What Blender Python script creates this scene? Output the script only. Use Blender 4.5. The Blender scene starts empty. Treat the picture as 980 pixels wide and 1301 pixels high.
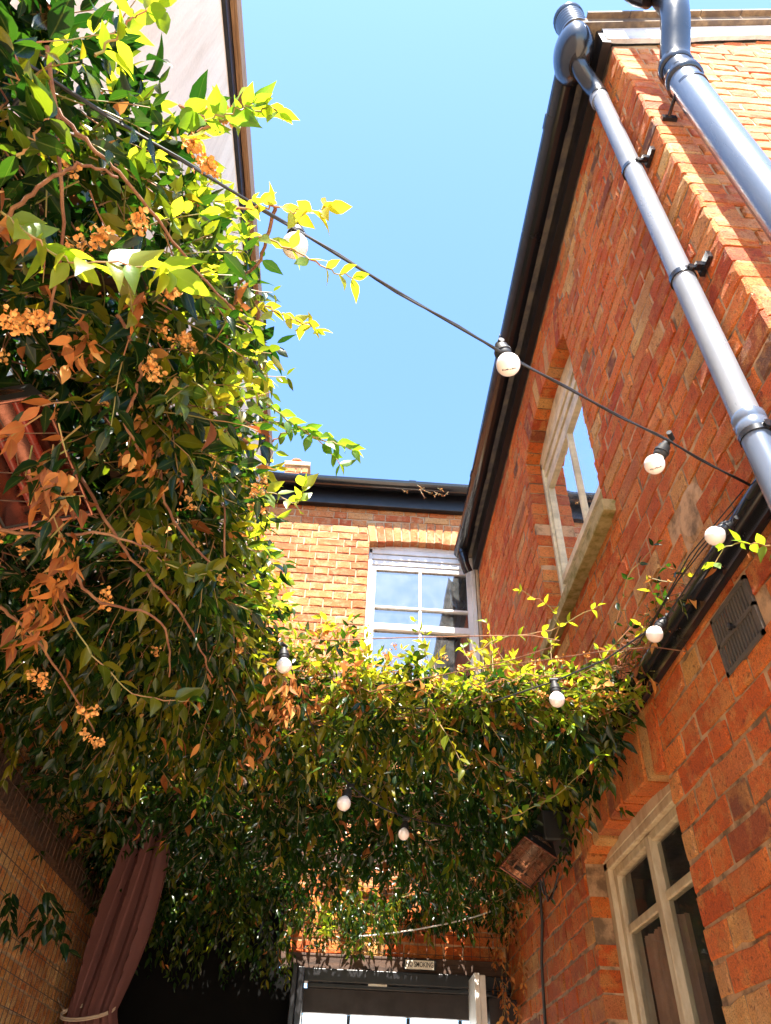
import bpy, bmesh, math, random
import numpy as np
from mathutils import Vector, Matrix, noise
R = math.radians
random.seed(11); rng = np.random.default_rng(11)
S = bpy.context.scene
COL = S.collection

# ------------------------------------------------------------------ camera
PITCH, YAW, ROLL, FPX = 0.737703, 0.033600, 0.0419348, 926.2457     # focal length in pixels of a 980 px wide frame
cp, sp, cy, sy = math.cos(PITCH), math.sin(PITCH), math.cos(YAW), math.sin(YAW)
Fv = Vector((sy*cp, cy*cp, sp)); R0 = Vector((cy, -sy, 0)); U0 = R0.cross(Fv)
Rv = math.cos(ROLL)*R0 + math.sin(ROLL)*U0
Uv = -math.sin(ROLL)*R0 + math.cos(ROLL)*U0
EYE = Vector((0, 0, 1.6))
cam = bpy.data.cameras.new('camera'); camo = bpy.data.objects.new('camera', cam); COL.objects.link(camo)
camo.matrix_world = Matrix(((Rv.x, Uv.x, -Fv.x, EYE.x), (Rv.y, Uv.y, -Fv.y, EYE.y), (Rv.z, Uv.z, -Fv.z, EYE.z), (0, 0, 0, 1)))
cam.sensor_fit = 'HORIZONTAL'; cam.sensor_width = 36; cam.lens = FPX/980*36
cam.clip_start = 0.02; cam.clip_end = 2000
S.camera = camo

# ------------------------------------------------------------------ sky, sun, exposure
SUN_EL, SUN_AZ = R(61), R(180)          # sun stands behind the camera, high
w = bpy.data.worlds.new('World'); S.world = w; w.use_nodes = True
nt = w.node_tree; bg = nt.nodes['Background']
sky = nt.nodes.new('ShaderNodeTexSky'); sky.sky_type = 'NISHITA'; sky.sun_disc = False
sky.sun_elevation = SUN_EL; sky.sun_rotation = SUN_AZ; sky.air_density = 1.0; sky.dust_density = 0.7; sky.ozone_density = 1.3
tint = nt.nodes.new('ShaderNodeMix'); tint.data_type = 'RGBA'; tint.blend_type = 'MULTIPLY'; tint.inputs[0].default_value = 1
tint.inputs[7].default_value = (.77, .93, 1.06, 1)      # clear summer air, a touch more cyan
nt.links.new(sky.outputs[0], tint.inputs[6]); nt.links.new(tint.outputs[2], bg.inputs[0]); bg.inputs[1].default_value = 0.115
sl = bpy.data.lights.new('sun', 'SUN'); sl.energy = 5.0; sl.angle = R(0.5); sl.color = (1.0, 0.93, 0.82)
so = bpy.data.objects.new('sun', sl); COL.objects.link(so)
sd = Vector((math.sin(SUN_AZ)*math.cos(SUN_EL), math.cos(SUN_AZ)*math.cos(SUN_EL), math.sin(SUN_EL)))
so.rotation_euler = sd.to_track_quat('Z', 'Y').to_euler(); so.location = (0, -6, 12)
S.view_settings.view_transform = 'Standard'; S.view_settings.look = 'None'
S.view_settings.gamma = 1; S.view_settings.use_curve_mapping = False
S.view_settings.exposure = 2.3

# ------------------------------------------------------------------ helpers
def ray(px, py, d):
    """point seen at pixel px,py (980 px wide photo) at depth d metres: used once to survey the place"""
    v = Fv + Rv*((px-490)/FPX) - Uv*((py-650.5)/FPX)
    return EYE + v*d
def tag(o, label=None, cat=None, group=None, kind=None):
    if label: o['label'] = label
    if cat: o['category'] = cat
    if group: o['group'] = group
    if kind: o['kind'] = kind
    return o
def empty(name, loc=(0, 0, 0), label=None, cat=None, group=None, parent=None):
    o = bpy.data.objects.new(name, None); o.empty_display_size = 0.1
    COL.objects.link(o); o.location = loc
    if parent: o.parent = parent
    return tag(o, label, cat, group)
def copy_tree(o, parent=None):
    c = o.copy(); COL.objects.link(c); c.parent = parent
    for ch in [k for k in list(S.objects) if k.parent == o and k != c]:
        copy_tree(ch, c)
    return c

class Map:            # local (u, z, n) -> world; n runs INTO the wall
    def __init__(s, axis, off, sign): s.a, s.o, s.s = axis, off, sign
    def __call__(s, u, z, n):
        return Vector((s.o+s.s*n, u, z)) if s.a == 'x' else Vector((u, s.o+s.s*n, z))
RIGHT = Map('x', 0.95, 1); LEFT = Map('x', -1.30, -1); BACK = Map('y', 4.75, 1); GABLE = Map('y', 0.95, 1); WHITE = Map('x', -0.95, -1)
ident = lambda a, b, c: Vector((a, b, c))

class MB:
    def __init__(s): s.v = []; s.f = []; s.m = []
    def add(s, vs, fs, m=0):
        b = len(s.v); s.v += [tuple(v) for v in vs]; s.f += [tuple(b+i for i in f) for f in fs]; s.m += [m]*len(fs)
    def box(s, a, b, m=0, T=ident):
        (x0, y0, z0), (x1, y1, z1) = a, b
        P = [T(x, y, z) for x in (x0, x1) for y in (y0, y1) for z in (z0, z1)]
        s.add(P, [(0, 1, 3, 2), (4, 6, 7, 5), (0, 4, 5, 1), (2, 3, 7, 6), (0, 2, 6, 4), (1, 5, 7, 3)], m)
    def prism(s, poly, n0, n1, m=0, T=ident, bev=0.0, jit=0.0):
        """poly: list of (u,z); extruded from n0 (front) to n1; front edge chamfered"""
        k = len(poly); cx = sum(p[0] for p in poly)/k; cz = sum(p[1] for p in poly)/k
        rings = [(n1, 0)]
        rings += [(n0+bev, 0), (n0, bev)] if bev else [(n0, 0)]
        vs = []; fs = []
        for i, (n, ins) in enumerate(rings):
            for (u, z) in poly:
                du, dz = cx-u, cz-z; L = math.hypot(du, dz) or 1
                q = min(ins*1.4/L, .4)
                j = random.uniform(-jit, jit) if i == len(rings)-1 else 0
                vs.append(T(u+du*q+random.uniform(-jit, jit)*.4, z+dz*q+random.uniform(-jit, jit)*.4, n+j))
        for r in range(len(rings)-1):
            for i in range(k):
                j = (i+1) % k; fs.append((r*k+i, r*k+j, (r+1)*k+j, (r+1)*k+i))
        fs.append(tuple((len(rings)-1)*k+i for i in range(k))); fs.append(tuple(range(k-1, -1, -1)))
        s.add(vs, fs, m)
    def tube(s, pts, r, m=0, sides=10, caps=True):
        pts = [Vector(p) for p in pts]; n = len(pts)
        rs = r if isinstance(r, (list, tuple)) else [r]*n
        up = None; vs = []
        for i in range(n):
            t = (pts[min(i+1, n-1)]-pts[max(i-1, 0)])
            if t.length < 1e-9: t = Vector((0, 0, 1))
            t.normalize()
            if up is None:
                up = t.orthogonal().normalized()
            else:
                up = (up-t*up.dot(t))
                up = up.normalized() if up.length > 1e-6 else t.orthogonal().normalized()
            b = t.cross(up)
            for k in range(sides):
                a = 2*math.pi*k/sides
                vs.append(pts[i]+(up*math.cos(a)+b*math.sin(a))*rs[i])
        fs = [(i*sides+k, i*sides+(k+1) % sides, (i+1)*sides+(k+1) % sides, (i+1)*sides+k) for i in range(n-1) for k in range(sides)]
        if caps: fs += [tuple(range(sides-1, -1, -1)), tuple((n-1)*sides+k for k in range(sides))]
        s.add(vs, fs, m)
    def lathe(s, prof, M=Matrix(), m=0, sides=20):
        vs = []; n = len(prof)
        for (r, z) in prof:
            for k in range(sides):
                a = 2*math.pi*k/sides; vs.append(M @ Vector((r*math.cos(a), r*math.sin(a), z)))
        fs = [(i*sides+k, i*sides+(k+1) % sides, (i+1)*sides+(k+1) % sides, (i+1)*sides+k) for i in range(n-1) for k in range(sides)]
        fs += [tuple(range(sides-1, -1, -1)), tuple((n-1)*sides+k for k in range(sides))]
        s.add(vs, fs, m)
    def build(s, name, mats, parent=None, smooth=False, label=None, recalc=True, bevel=0):
        me = bpy.data.meshes.new(name)
        o = bpy.data.objects.new(name, me); COL.objects.link(o)
        off = Vector((0, 0, 0))
        if parent is not None:
            o.parent = parent
            p = parent
            while p is not None: off += p.location; p = p.parent
        me.from_pydata([(v[0]-off.x, v[1]-off.y, v[2]-off.z) for v in s.v], [], s.f)
        for mt in (mats if isinstance(mats, (list, tuple)) else [mats]): me.materials.append(mt)
        me.polygons.foreach_set('material_index', s.m)
        if recalc:
            bm = bmesh.new(); bm.from_mesh(me); bmesh.ops.recalc_face_normals(bm, faces=bm.faces); bm.to_mesh(me); bm.free()
        if smooth:
            me.polygons.foreach_set('use_smooth', [True]*len(me.polygons))
            try: me.set_sharp_from_angle(angle=R(40))
            except Exception: pass
        if bevel:
            bv = o.modifiers.new('bevel', 'BEVEL'); bv.width = bevel; bv.segments = 2; bv.limit_method = 'ANGLE'
        me.update()
        if label: o['label'] = label
        return o

# ------------------------------------------------------------------ materials
def newmat(name):
    m = bpy.data.materials.new(name); m.use_nodes = True
    n = m.node_tree; b = n.nodes['Principled BSDF']
    return m, n, b
def nn(n, t, **k):
    x = n.nodes.new(t)
    for a, v in k.items():
        if a.startswith('i_'): x.inputs[a[2:].replace('_', ' ')].default_value = v
        else: setattr(x, a, v)
    return x
def ramp(n, stops, src=None, interp='LINEAR'):
    r = n.nodes.new('ShaderNodeValToRGB'); e = r.color_ramp.elements; r.color_ramp.interpolation = interp
    while len(e) > 1: e.remove(e[-1])
    e[0].position = stops[0][0]; e[0].color = (*stops[0][1], 1)
    for p, c in stops[1:]:
        q = e.new(p); q.color = (*c, 1)
    if src: n.links.new(src, r.inputs[0])
    return r
def coords(n, scale=(1, 1, 1)):
    g = nn(n, 'ShaderNodeNewGeometry'); mp = nn(n, 'ShaderNodeMapping'); mp.inputs['Scale'].default_value = scale
    n.links.new(g.outputs['Position'], mp.inputs[0]); return mp.outputs[0], g
def noi(n, vec, scale, detail=4, rough=.6):
    x = nn(n, 'ShaderNodeTexNoise'); x.inputs['Scale'].default_value = scale; x.inputs['Detail'].default_value = detail; x.inputs['Roughness'].default_value = rough
    n.links.new(vec, x.inputs['Vector']); return x.outputs['Fac']
def mixc(n, fac, a, b, mode='MIX'):
    x = nn(n, 'ShaderNodeMix', data_type='RGBA', blend_type=mode)
    for s_, v in ((x.inputs[0], fac), (x.inputs[6], a), (x.inputs[7], b)):
        if isinstance(v, (int, float)): s_.default_value = v
        elif isinstance(v, tuple): s_.default_value = (*v, 1)
        else: n.links.new(v, s_)
    return x.outputs[2]
def bump(n, b, h, strength=.5, dist=.01):
    x = nn(n, 'ShaderNodeBump'); x.inputs['Strength'].default_value = strength; x.inputs['Distance'].default_value = dist
    n.links.new(h, x.inputs['Height']); n.links.new(x.outputs[0], b.inputs['Normal'])

def brick_mat(name, stops, soot=(.17, .04, .018), pale=(.62, .40, .24), pale_amt=.5, streak=(1, 1, 1), bd=.012):
    m, n, b = newmat(name)
    v, g = coords(n); vs, _ = coords(n, streak)
    base = ramp(n, stops, g.outputs['Random Per Island']).outputs[0]
    # per brick offset so no two bricks share a pattern
    add = nn(n, 'ShaderNodeVectorMath', operation='ADD'); sc = nn(n, 'ShaderNodeVectorMath', operation='SCALE')
    cmb = nn(n, 'ShaderNodeCombineXYZ')
    for i in range(3): n.links.new(g.outputs['Random Per Island'], cmb.inputs[i])
    n.links.new(cmb.outputs[0], sc.inputs[0]); sc.inputs[3].default_value = 37.0
    n.links.new(vs, add.inputs[0]); n.links.new(sc.outputs[0], add.inputs[1]); pv = add.outputs[0]
    n1 = noi(n, pv, 14, 5, .65); n2 = noi(n, pv, 70, 6, .7); n3 = noi(n, v, 2.3, 4, .6); n4 = noi(n, pv, 240, 3, .6)
    c = mixc(n, ramp(n, [(.48, (0, 0, 0)), (.60, (pale_amt,)*3)], n1).outputs[0], base, pale)
    c = mixc(n, ramp(n, [(.55, (0, 0, 0)), (.64, (.7,)*3)], n2).outputs[0], c, soot)
    c = mixc(n, ramp(n, [(.46, (0, 0, 0)), (.62, (.45,)*3)], n3).outputs[0], c, (.42, .08, .02), 'MIX')
    c = mixc(n, .6, c, ramp(n, [(.38, (.66,)*3), (.58, (1.18,)*3)], n4).outputs[0], 'MULTIPLY')
    n.links.new(c, b.inputs['Base Color']); b.inputs['Roughness'].default_value = .8
    b.inputs['Specular IOR Level'].default_value = .35
    hh = nn(n, 'ShaderNodeMath', operation='ADD'); n.links.new(n2, hh.inputs[0]); n.links.new(n1, hh.inputs[1])
    h2 = nn(n, 'ShaderNodeMath', operation='ADD'); n.links.new(hh.outputs[0], h2.inputs[0]); n.links.new(n4, h2.inputs[1])
    bump(n, b, h2.outputs[0], 1.0, bd)
    return m
BR_R = brick_mat('brick_red_orange', [(0, (.62, .095, .012)), (.2, (.78, .165, .025)), (.4, (.87, .225, .038)), (.55, (.70, .11, .018)), (.68, (.84, .22, .045)),
                              (.77, (.86, .29, .075)), (.84, (.52, .07, .016)), (.90, (.84, .52, .20)), (.94, (.80, .40, .12)), (.97, (.16, .06, .04)), (1, (.70, .14, .02))], pale=(.76, .34, .09), pale_amt=.6)
BR_B = brick_mat('brick_buff_red', [(0, (.46, .10, .025)), (.25, (.52, .17, .05)), (.45, (.58, .25, .085)), (.6, (.46, .11, .03)), (.75, (.58, .30, .11)), (.9, (.54, .17, .05)), (1, (.42, .075, .022))],
                 pale=(.56, .36, .19), pale_amt=.5, bd=.005)
BR_L = brick_mat('brick_old_tan', [(0, (.58, .24, .06)), (.3, (.66, .33, .10)), (.55, (.52, .15, .03)), (.8, (.70, .43, .17)), (1, (.60, .18, .04))], pale=(.70, .48, .22), pale_amt=.8)
def plain(name, col, rough=.5, metal=0, var=.0, scale=8, bmp=0, spec=None, col2=None, mapping=(1, 1, 1)):
    m, n, b = newmat(name); b.inputs['Roughness'].default_value = rough; b.inputs['Metallic'].default_value = metal
    if spec is not None: b.inputs['Specular IOR Level'].default_value = spec
    v, g = coords(n, mapping); f = noi(n, v, scale, 6, .65)
    c2 = col2 or tuple(c*(1-var) for c in col)
    c = mixc(n, ramp(n, [(.42, (0, 0, 0)), (.62, (1, 1, 1))], f).outputs[0], col, c2)
    n.links.new(c, b.inputs['Base Color'])
    if bmp: bump(n, b, noi(n, v, scale*6, 5, .7), bmp, .004)
    rr = ramp(n, [(.3, (max(rough-.08, 0.02),)*3), (.7, (min(rough+.12, 1),)*3)], f); n.links.new(rr.outputs[0], b.inputs['Roughness'])
    return m
MORTAR = plain('lime_mortar', (.54, .32, .17), .9, var=.7, scale=12, bmp=.6)
MORTAR_B = plain('pale_mortar', (.50, .36, .22), .9, var=.3, scale=12, bmp=.6)
BLACKP = plain('black_gutter_plastic', (.012, .013, .018), .18, var=.3, scale=5, spec=.6)
FASCIA = plain('black_painted_board', (.008, .008, .011), .38, var=.4, scale=9)
GREYP = plain('grey_pipe_plastic', (.20, .215, .245), .30, var=.30, scale=7, spec=.6, mapping=(1, 1, .25), bmp=.08)
GREYS = plain('soil_pipe_plastic', (.10, .13, .19), .20, var=.25, scale=6, spec=.8, mapping=(1, 1, .2))
CREAM = plain('cream_paint', (.74, .64, .42), .45, var=.35, scale=10, bmp=.2)
WHITEP = plain('white_paint', (.76, .74, .70), .4, var=.12, scale=10, bmp=.1)
OLDW = plain('weathered_cream_paint', (.60, .50, .34), .55, scale=22, bmp=.5, col2=(.46, .35, .22), mapping=(1, 1, .3))
STONE = plain('mossy_sill_stone', (.42, .32, .15), .9, scale=16, bmp=1, col2=(.20, .16, .04))
STONE_END = STONE
WOOD = plain('weathered_wood', (.36, .22, .12), .75, scale=30, bmp=.5, col2=(.18, .10, .05), mapping=(4, .15, 4))
DWOOD = plain('dark_stained_wood', (.075, .035, .018), .65, scale=25, bmp=.5, col2=(.03, .014, .008), mapping=(.3, 3, 3))
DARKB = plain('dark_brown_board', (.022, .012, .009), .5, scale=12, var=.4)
LEAD = plain('lead_flashing', (.62, .66, .74), .5, scale=9, var=.25, bmp=.3)
TILE = plain('slate', (.10, .075, .06), .8, scale=14, bmp=.8, col2=(.22, .16, .10))
IRON = plain('cast_iron', (.07, .058, .050), .7, scale=30, bmp=.5, col2=(.10, .075, .055))
HOLE = plain('dark_void', (.002, .002, .002), .95, spec=0)
MARKI = plain('black_ink', (.01, .01, .01), .7)
NIGHT = plain('unlit_wall_black', (.004, .004, .004), .95, spec=.08)  # black colour stands for the unlit wall left of the doorway
WIRE = plain('rusty_wire', (.05, .035, .028), .6, scale=30, col2=(.16, .08, .04), metal=.3)
OPAL = plain('opal_glass', (.90, .82, .80), .14, scale=18, var=.08, spec=.6)
_b = OPAL.node_tree.nodes['Principled BSDF']; _b.inputs['Subsurface Weight'].default_value = .8; _b.inputs['Subsurface Radius'].default_value = (.03, .03, .03)
SIGNW = plain('sign_enamel', (.82, .79, .70), .35, scale=30, var=.08)
STEEL = plain('polished_steel', (.26, .11, .08), .22, metal=.95, scale=25, var=.25)
REDM = plain('red_quartz', (.20, .022, .014), .25, scale=12, var=.4, spec=.7)
HEATB = plain('heater_black', (.012, .012, .013), .45)
CORD = plain('cotton_cord', (.42, .33, .24), .85, scale=60, bmp=.5)
CREEP = plain('vine_bark', (.15, .055, .025), .8, scale=25, bmp=.6, col2=(.26, .13, .06))
STEMG = plain('green_stem', (.22, .20, .05), .6, scale=14, col2=(.34, .13, .06))
FLOWER = plain('dried_blossom', (.62, .24, .05), .8, scale=60, col2=(.74, .42, .13))
PAVE = plain('warm_paving', (.52, .38, .25), .85, scale=3, var=.25, bmp=.3)

def render_white():
    m, n, b = newmat('stained_render'); b.inputs['Roughness'].default_value = .85
    v, g = coords(n, (1, 5, .35)); v2, _ = coords(n)
    a = noi(n, v, 2.2, 6, .7); c = noi(n, v2, 60, 4, .7)
    col = mixc(n, ramp(n, [(.45, (0, 0, 0)), (.80, (.6,)*3)], a).outputs[0], (.84, .72, .56), (.50, .36, .22))
    col = mixc(n, .35, col, ramp(n, [(.3, (.7,)*3), (.6, (1,)*3)], c).outputs[0], 'MULTIPLY')
    n.links.new(col, b.inputs['Base Color']); bump(n, b, c, .6, .004)
    return m
RENDER = render_white()
def fabric():
    m, n, b = newmat('curtain_canvas'); b.inputs['Roughness'].default_value = .9; b.inputs['Specular IOR Level'].default_value = .1
    v, g = coords(n); f = noi(n, v, 5, 4); f2 = noi(n, v, 320, 2)
    c = mixc(n, f, (.15, .068, .064), (.10, .044, .042)); n.links.new(c, b.inputs['Base Color']); bump(n, b, f2, .3, .002)
    return m
CURT = fabric()
NET = plain('net_curtain', (.50, .29, .20), .9, scale=9, var=.2)
def glass(name, refl, tint, cap=1.0, pale_veil=.11):
    m, n, b = newmat(name); n.nodes.remove(b); out = n.nodes['Material Output']
    gl = nn(n, 'ShaderNodeBsdfGlossy'); gl.inputs['Roughness'].default_value = .015; gl.inputs['Color'].default_value = (*tint, 1)
    tr = nn(n, 'ShaderNodeBsdfTransparent'); tr.inputs[0].default_value = (.75, .78, .78, 1)
    lw = nn(n, 'ShaderNodeLayerWeight'); lw.inputs['Blend'].default_value = refl
    mx = nn(n, 'ShaderNodeMixShader')
    v, g = coords(n); bp = nn(n, 'ShaderNodeBump'); bp.inputs['Strength'].default_value = .05; bp.inputs['Distance'].default_value = .01
    n.links.new(noi(n, v, 3, 2), bp.inputs['Height']); n.links.new(bp.outputs[0], gl.inputs['Normal'])
    mn = nn(n, 'ShaderNodeMath', operation='MINIMUM'); mn.inputs[1].default_value = cap; n.links.new(lw.outputs['Fresnel'], mn.inputs[0])
    n.links.new(mn.outputs[0], mx.inputs[0]); n.links.new(tr.outputs[0], mx.inputs[1]); n.links.new(gl.outputs[0], mx.inputs[2])
    df = nn(n, 'ShaderNodeBsdfDiffuse'); df.inputs[0].default_value = (.62, .64, .64, 1); m3 = nn(n, 'ShaderNodeMixShader')
    n.links.new(ramp(n, [(.35, (.02,)*3), (.7, (pale_veil,)*3)], noi(n, v, 9, 6, .7)).outputs[0], m3.inputs[0]); n.links.new(mx.outputs[0], m3.inputs[1]); n.links.new(df.outputs[0], m3.inputs[2])  # pale diffuse veil lightens the pane in place of a paler reflection
    n.links.new(m3.outputs[0], out.inputs[0]); return m
GLASS = glass('window_glass', .72, (1, 1, 1)); GLASS_D = glass('old_window_glass', .12, (.9, .95, 1), .42, .05)

def leaf_mat(name, stops, tstops, trans=.45, rough=.38):
    m, n, b = newmat(name); out = n.nodes['Material Output']
    v, g = coords(n)
    at_ = nn(n, 'ShaderNodeAttribute', attribute_name='lf'); sep = nn(n, 'ShaderNodeSeparateColor'); n.links.new(at_.outputs['Color'], sep.inputs[0])
    f = noi(n, v, 90, 3)
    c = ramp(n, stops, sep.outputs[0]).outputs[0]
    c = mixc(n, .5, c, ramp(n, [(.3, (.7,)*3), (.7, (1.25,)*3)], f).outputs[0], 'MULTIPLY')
    # pale midrib
    c = mixc(n, ramp(n, [(.0, (.35,)*3), (.10, (0, 0, 0))], sep.outputs[1]).outputs[0], c, (.25, .30, .06))
    n.links.new(c, b.inputs['Base Color']); b.inputs['Roughness'].default_value = rough; b.inputs['Specular IOR Level'].default_value = .36
    t = nn(n, 'ShaderNodeBsdfTranslucent'); n.links.new(ramp(n, tstops, sep.outputs[0]).outputs[0], t.inputs[0])
    mx = nn(n, 'ShaderNodeMixShader'); mx.inputs[0].default_value = trans
    n.links.new(b.outputs[0], mx.inputs[1]); n.links.new(t.outputs[0], mx.inputs[2]); n.links.new(mx.outputs[0], out.inputs[0])
    bump(n, b, noi(n, v, 160, 2), .15, .002)
    return m
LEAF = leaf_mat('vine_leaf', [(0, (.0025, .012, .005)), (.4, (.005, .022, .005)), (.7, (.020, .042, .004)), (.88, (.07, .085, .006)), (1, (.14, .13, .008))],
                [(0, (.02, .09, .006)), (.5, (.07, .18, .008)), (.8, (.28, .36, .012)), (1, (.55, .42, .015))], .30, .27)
SUN_TINTED = leaf_mat('sun_tinted_vine_leaf', [(0, (.05, .15, .02)), (.5, (.12, .22, .02)), (1, (.34, .30, .02))],  # yellower leaf colour imitating sunlight on the canopy rim and bunch
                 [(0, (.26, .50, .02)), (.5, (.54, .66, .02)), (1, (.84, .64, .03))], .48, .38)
DEAD = leaf_mat('withered_leaf', [(0, (.16, .045, .012)), (.35, (.34, .10, .02)), (.7, (.50, .17, .03)), (1, (.62, .32, .09))],
                [(0, (.28, .07, .02)), (1, (.70, .32, .08))], .30, .7)

# ------------------------------------------------------------------ ground
g = MB(); g.add([(-400, -400, 0), (400, -400, 0), (400, 400, 0), (-400, 400, 0)], [(0, 1, 2, 3)])
tag(g.build('ground', PAVE), 'pale paved yard floor below the brick walls', kind='structure')

# ------------------------------------------------------------------ brick walls
def subtract(iv, a, b):
    out = []
    for (s, e) in iv:
        if b <= s or a >= e: out.append((s, e))
        else:
            if a > s: out.append((s, a))
            if b < e: out.append((b, e))
    return out
class Arch:
    def __init__(s, u0, u1, spring, rise, h, bottom):
        s.u0, s.u1, s.sp, s.rise, s.h, s.bot = u0, u1, spring, rise, h, bottom
        c = (u1-u0)/2; s.rad = (c*c+rise*rise)/(2*rise); s.cz = spring+rise-s.rad; s.cu = (u0+u1)/2; s.half = math.asin(c/s.rad)
    def blocked(s, zb, zt):
        zm = (zb+zt)/2
        if zm < s.bot: return None
        if zm < s.sp: return (s.u0, s.u1)
        ro = s.rad+s.h; dz = zm-s.cz
        if dz >= ro: return None
        hw = math.sqrt(ro*ro-dz*dz); lim = ro*math.sin(s.half)
        hw = min(hw, lim if zm > s.sp+.02 else lim)
        # skew: the end voussoirs lean outwards
        t = min(1, max(0, (zm-s.sp)/s.h)); hw = min(hw, (s.u1-s.u0)/2+(lim-(s.u1-s.u0)/2)*t+.004)
        return (s.cu-hw, s.cu+hw)
def brick_wall(mb, T, u0, u1, z0, ztop, course, arches=(), depth=.105, jit=.0022, start_full=False, skipf=None):
    z = z0; row = 0; L, H, J = .216, .104, .0085
    top = ztop if callable(ztop) else (lambda u: ztop)
    while z < max(top(u0), top(u1)):
        zb = z+random.uniform(-.0015, .0015); zt = z+course-J+random.uniform(-.002, .002)
        iv = [(u0, u1)]
        for a in arches:
            blk = a.blocked(zb, zt)
            if blk: iv = subtract(iv, *blk)
        u = u0; k = row % 2; cells = []
        if row % 2: cells.append((u, u+H)); u += H+J; cells.append((u, u+H*.5)); u += H*.5+J; k = 0
        while u < u1:
            w_ = (L if (k % 2 == 0) else H) if random.random() > .12 else random.choice((L, H))
            w_ += random.uniform(-.004, .004)
            cells.append((u, u+w_)); u += w_+J; k += 1
        for (a, b) in cells:
            for (s, e) in iv:
                x0, x1 = max(a, s), min(b, e)
                if x1-x0 < .022: continue
                t0, t1 = min(zt, top(x0)), min(zt, top(x1))
                if min(t0, t1)-zb < .015: continue
                if skipf and skipf((x0+x1)/2, (zb+zt)/2): continue
                nofs = random.uniform(-.003, .003)
                tilt = random.uniform(-.0025, .0025)
                cs = [(x0, zb+tilt), (x1, zb-tilt), (x1, t1-tilt), (x0, t0+tilt)]
                poly = []
                for q in range(4):
                    (ax, az), (bx, bz) = cs[q], cs[(q+1) % 4]; kk = 3 if q % 2 == 0 else 2
                    for t_ in range(kk):
                        f_ = t_/kk; chip = random.random() < .06
                        e = .0016 if t_ else .001
                        px_, pz_ = ax+(bx-ax)*f_+random.uniform(-e, e), az+(bz-az)*f_+random.uniform(-e, e)
                        if chip: px_ += ((x0+x1)/2-px_)*.05; pz_ += ((zb+t1)/2-pz_)*.18
                        poly.append((px_, pz_))
                mb.prism(poly, nofs, depth, 0, T, bev=random.uniform(.003, .006), jit=jit)
        z += course; row += 1
def mortar_slab(mb, T, u0, u1, z0, z1, arches=(), n0=.007, depth=.11, m=1):
    us = sorted({u0, u1} | {a.u0-.003 for a in arches} | {a.u1+.003 for a in arches})
    for i in range(len(us)-1):
        a, b = us[i], us[i+1]; mid = (a+b)/2
        segs = [(z0, z1)]
        for ar in arches:
            if ar.u0-.004 <= mid <= ar.u1+.004: segs = subtract(segs, ar.bot-.002, ar.sp+ar.rise+.02)
        for (s, e) in segs: mb.box((a, s, n0), (b, e, depth), m, T)
def arch_bricks(mb, T, ar, count, n0=-.004, depth=.105, m=0, mm=1):
    ri, ro = ar.rad, ar.rad+ar.h
    da = 2*ar.half/count; gap = .009/ri
    def P(r, a): return (ar.cu+r*math.sin(a), ar.cz+r*math.cos(a))
    for i in range(count):
        a0 = -ar.half+i*da+gap/2; a1 = a0+da-gap
        jr = random.uniform(-.004, .004)
        mb.prism([P(ri+jr, a0), P(ri+jr, a1), P(ro, a1), P(ro, a0)], n0+random.uniform(-.003, .003), depth, m, T, bev=.004, jit=.0025)
    for i in range(12):
        a0 = -ar.half+i*2*ar.half/12; a1 = a0+2*ar.half/12
        mb.prism([P(ri+.008, a0), P(ri+.008, a1), P(ro-.004, a1), P(ro-.004, a0)], .006, depth+.004, mm, T)

# ------------------------------------------------------------------ sash windows
def bar(mb, T, u0, u1, z0, z1, n0, n1, m=0): mb.box((u0, z0, n0), (u1, z1, n1), m, T)

# ================================================================== RIGHT HOUSE
rh = empty('brick_house', (0.95, 0.95, 0), 'tall orange red brick house with black gutter and two sash windows on the right', 'house')
A_UP = Arch(2.10, 3.05, 4.84, .10, .215, 3.55)
A_LO = Arch(2.10, 3.03, 2.54, .036, .215, 1.30)
VENT = (1.395, 1.605, 2.565, 2.735)     # y0,y1,z0,z1
def in_vent(u, z): return VENT[0]-.01 < u < VENT[1]+.01 and VENT[2]-.01 < z < VENT[3]+.01
PAT = (1.535, 3.07, .085)               # round mortar patch in the wall
def skipr(u, z): return in_vent(u, z) or math.hypot(u-PAT[0], z-PAT[1]) < PAT[2]*.95
mb = MB()
brick_wall(mb, RIGHT, .95, 4.75, 0.9, 5.34, .0805, (A_UP, A_LO), skipf=skipr)
mortar_slab(mb, RIGHT, .957, 4.75, 0, 5.36, (A_UP, A_LO), n0=.0045)
arch_bricks(mb, RIGHT, A_UP, 13); arch_bricks(mb, RIGHT, A_LO, 12)
mb.lathe([(.0, -.004), (.07, -.004), (.088, .0), (.09, .01), (.0, .01)], Matrix(((0, 0, 1, .953), (1, 0, 0, PAT[0]), (0, 1, 0, PAT[1]), (0, 0, 0, 1))), 1, 24)
mb.build('wall', [BR_R, MORTAR], rh)
mb = MB()
gt = lambda u: 5.375+.34*(u-.95)
brick_wall(mb, GABLE, .958, 3.4, 1.5, gt, .0775, depth=.10)
for i in range(12):
    a, b = .96+i*.21, .96+(i+1)*.21
    mb.prism([(a, 0), (b, 0), (b, gt(b)), (a, gt(a))], .007, .11, 1, GABLE)
mb.build('gable_wall', [BR_B, MORTAR_B], rh)
# inner shell so the rooms are dark
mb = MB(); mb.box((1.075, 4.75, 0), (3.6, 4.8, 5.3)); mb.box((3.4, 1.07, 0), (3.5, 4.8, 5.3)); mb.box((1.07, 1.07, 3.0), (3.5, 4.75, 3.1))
mb.build('inner_wall', DARKB, rh)
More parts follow.
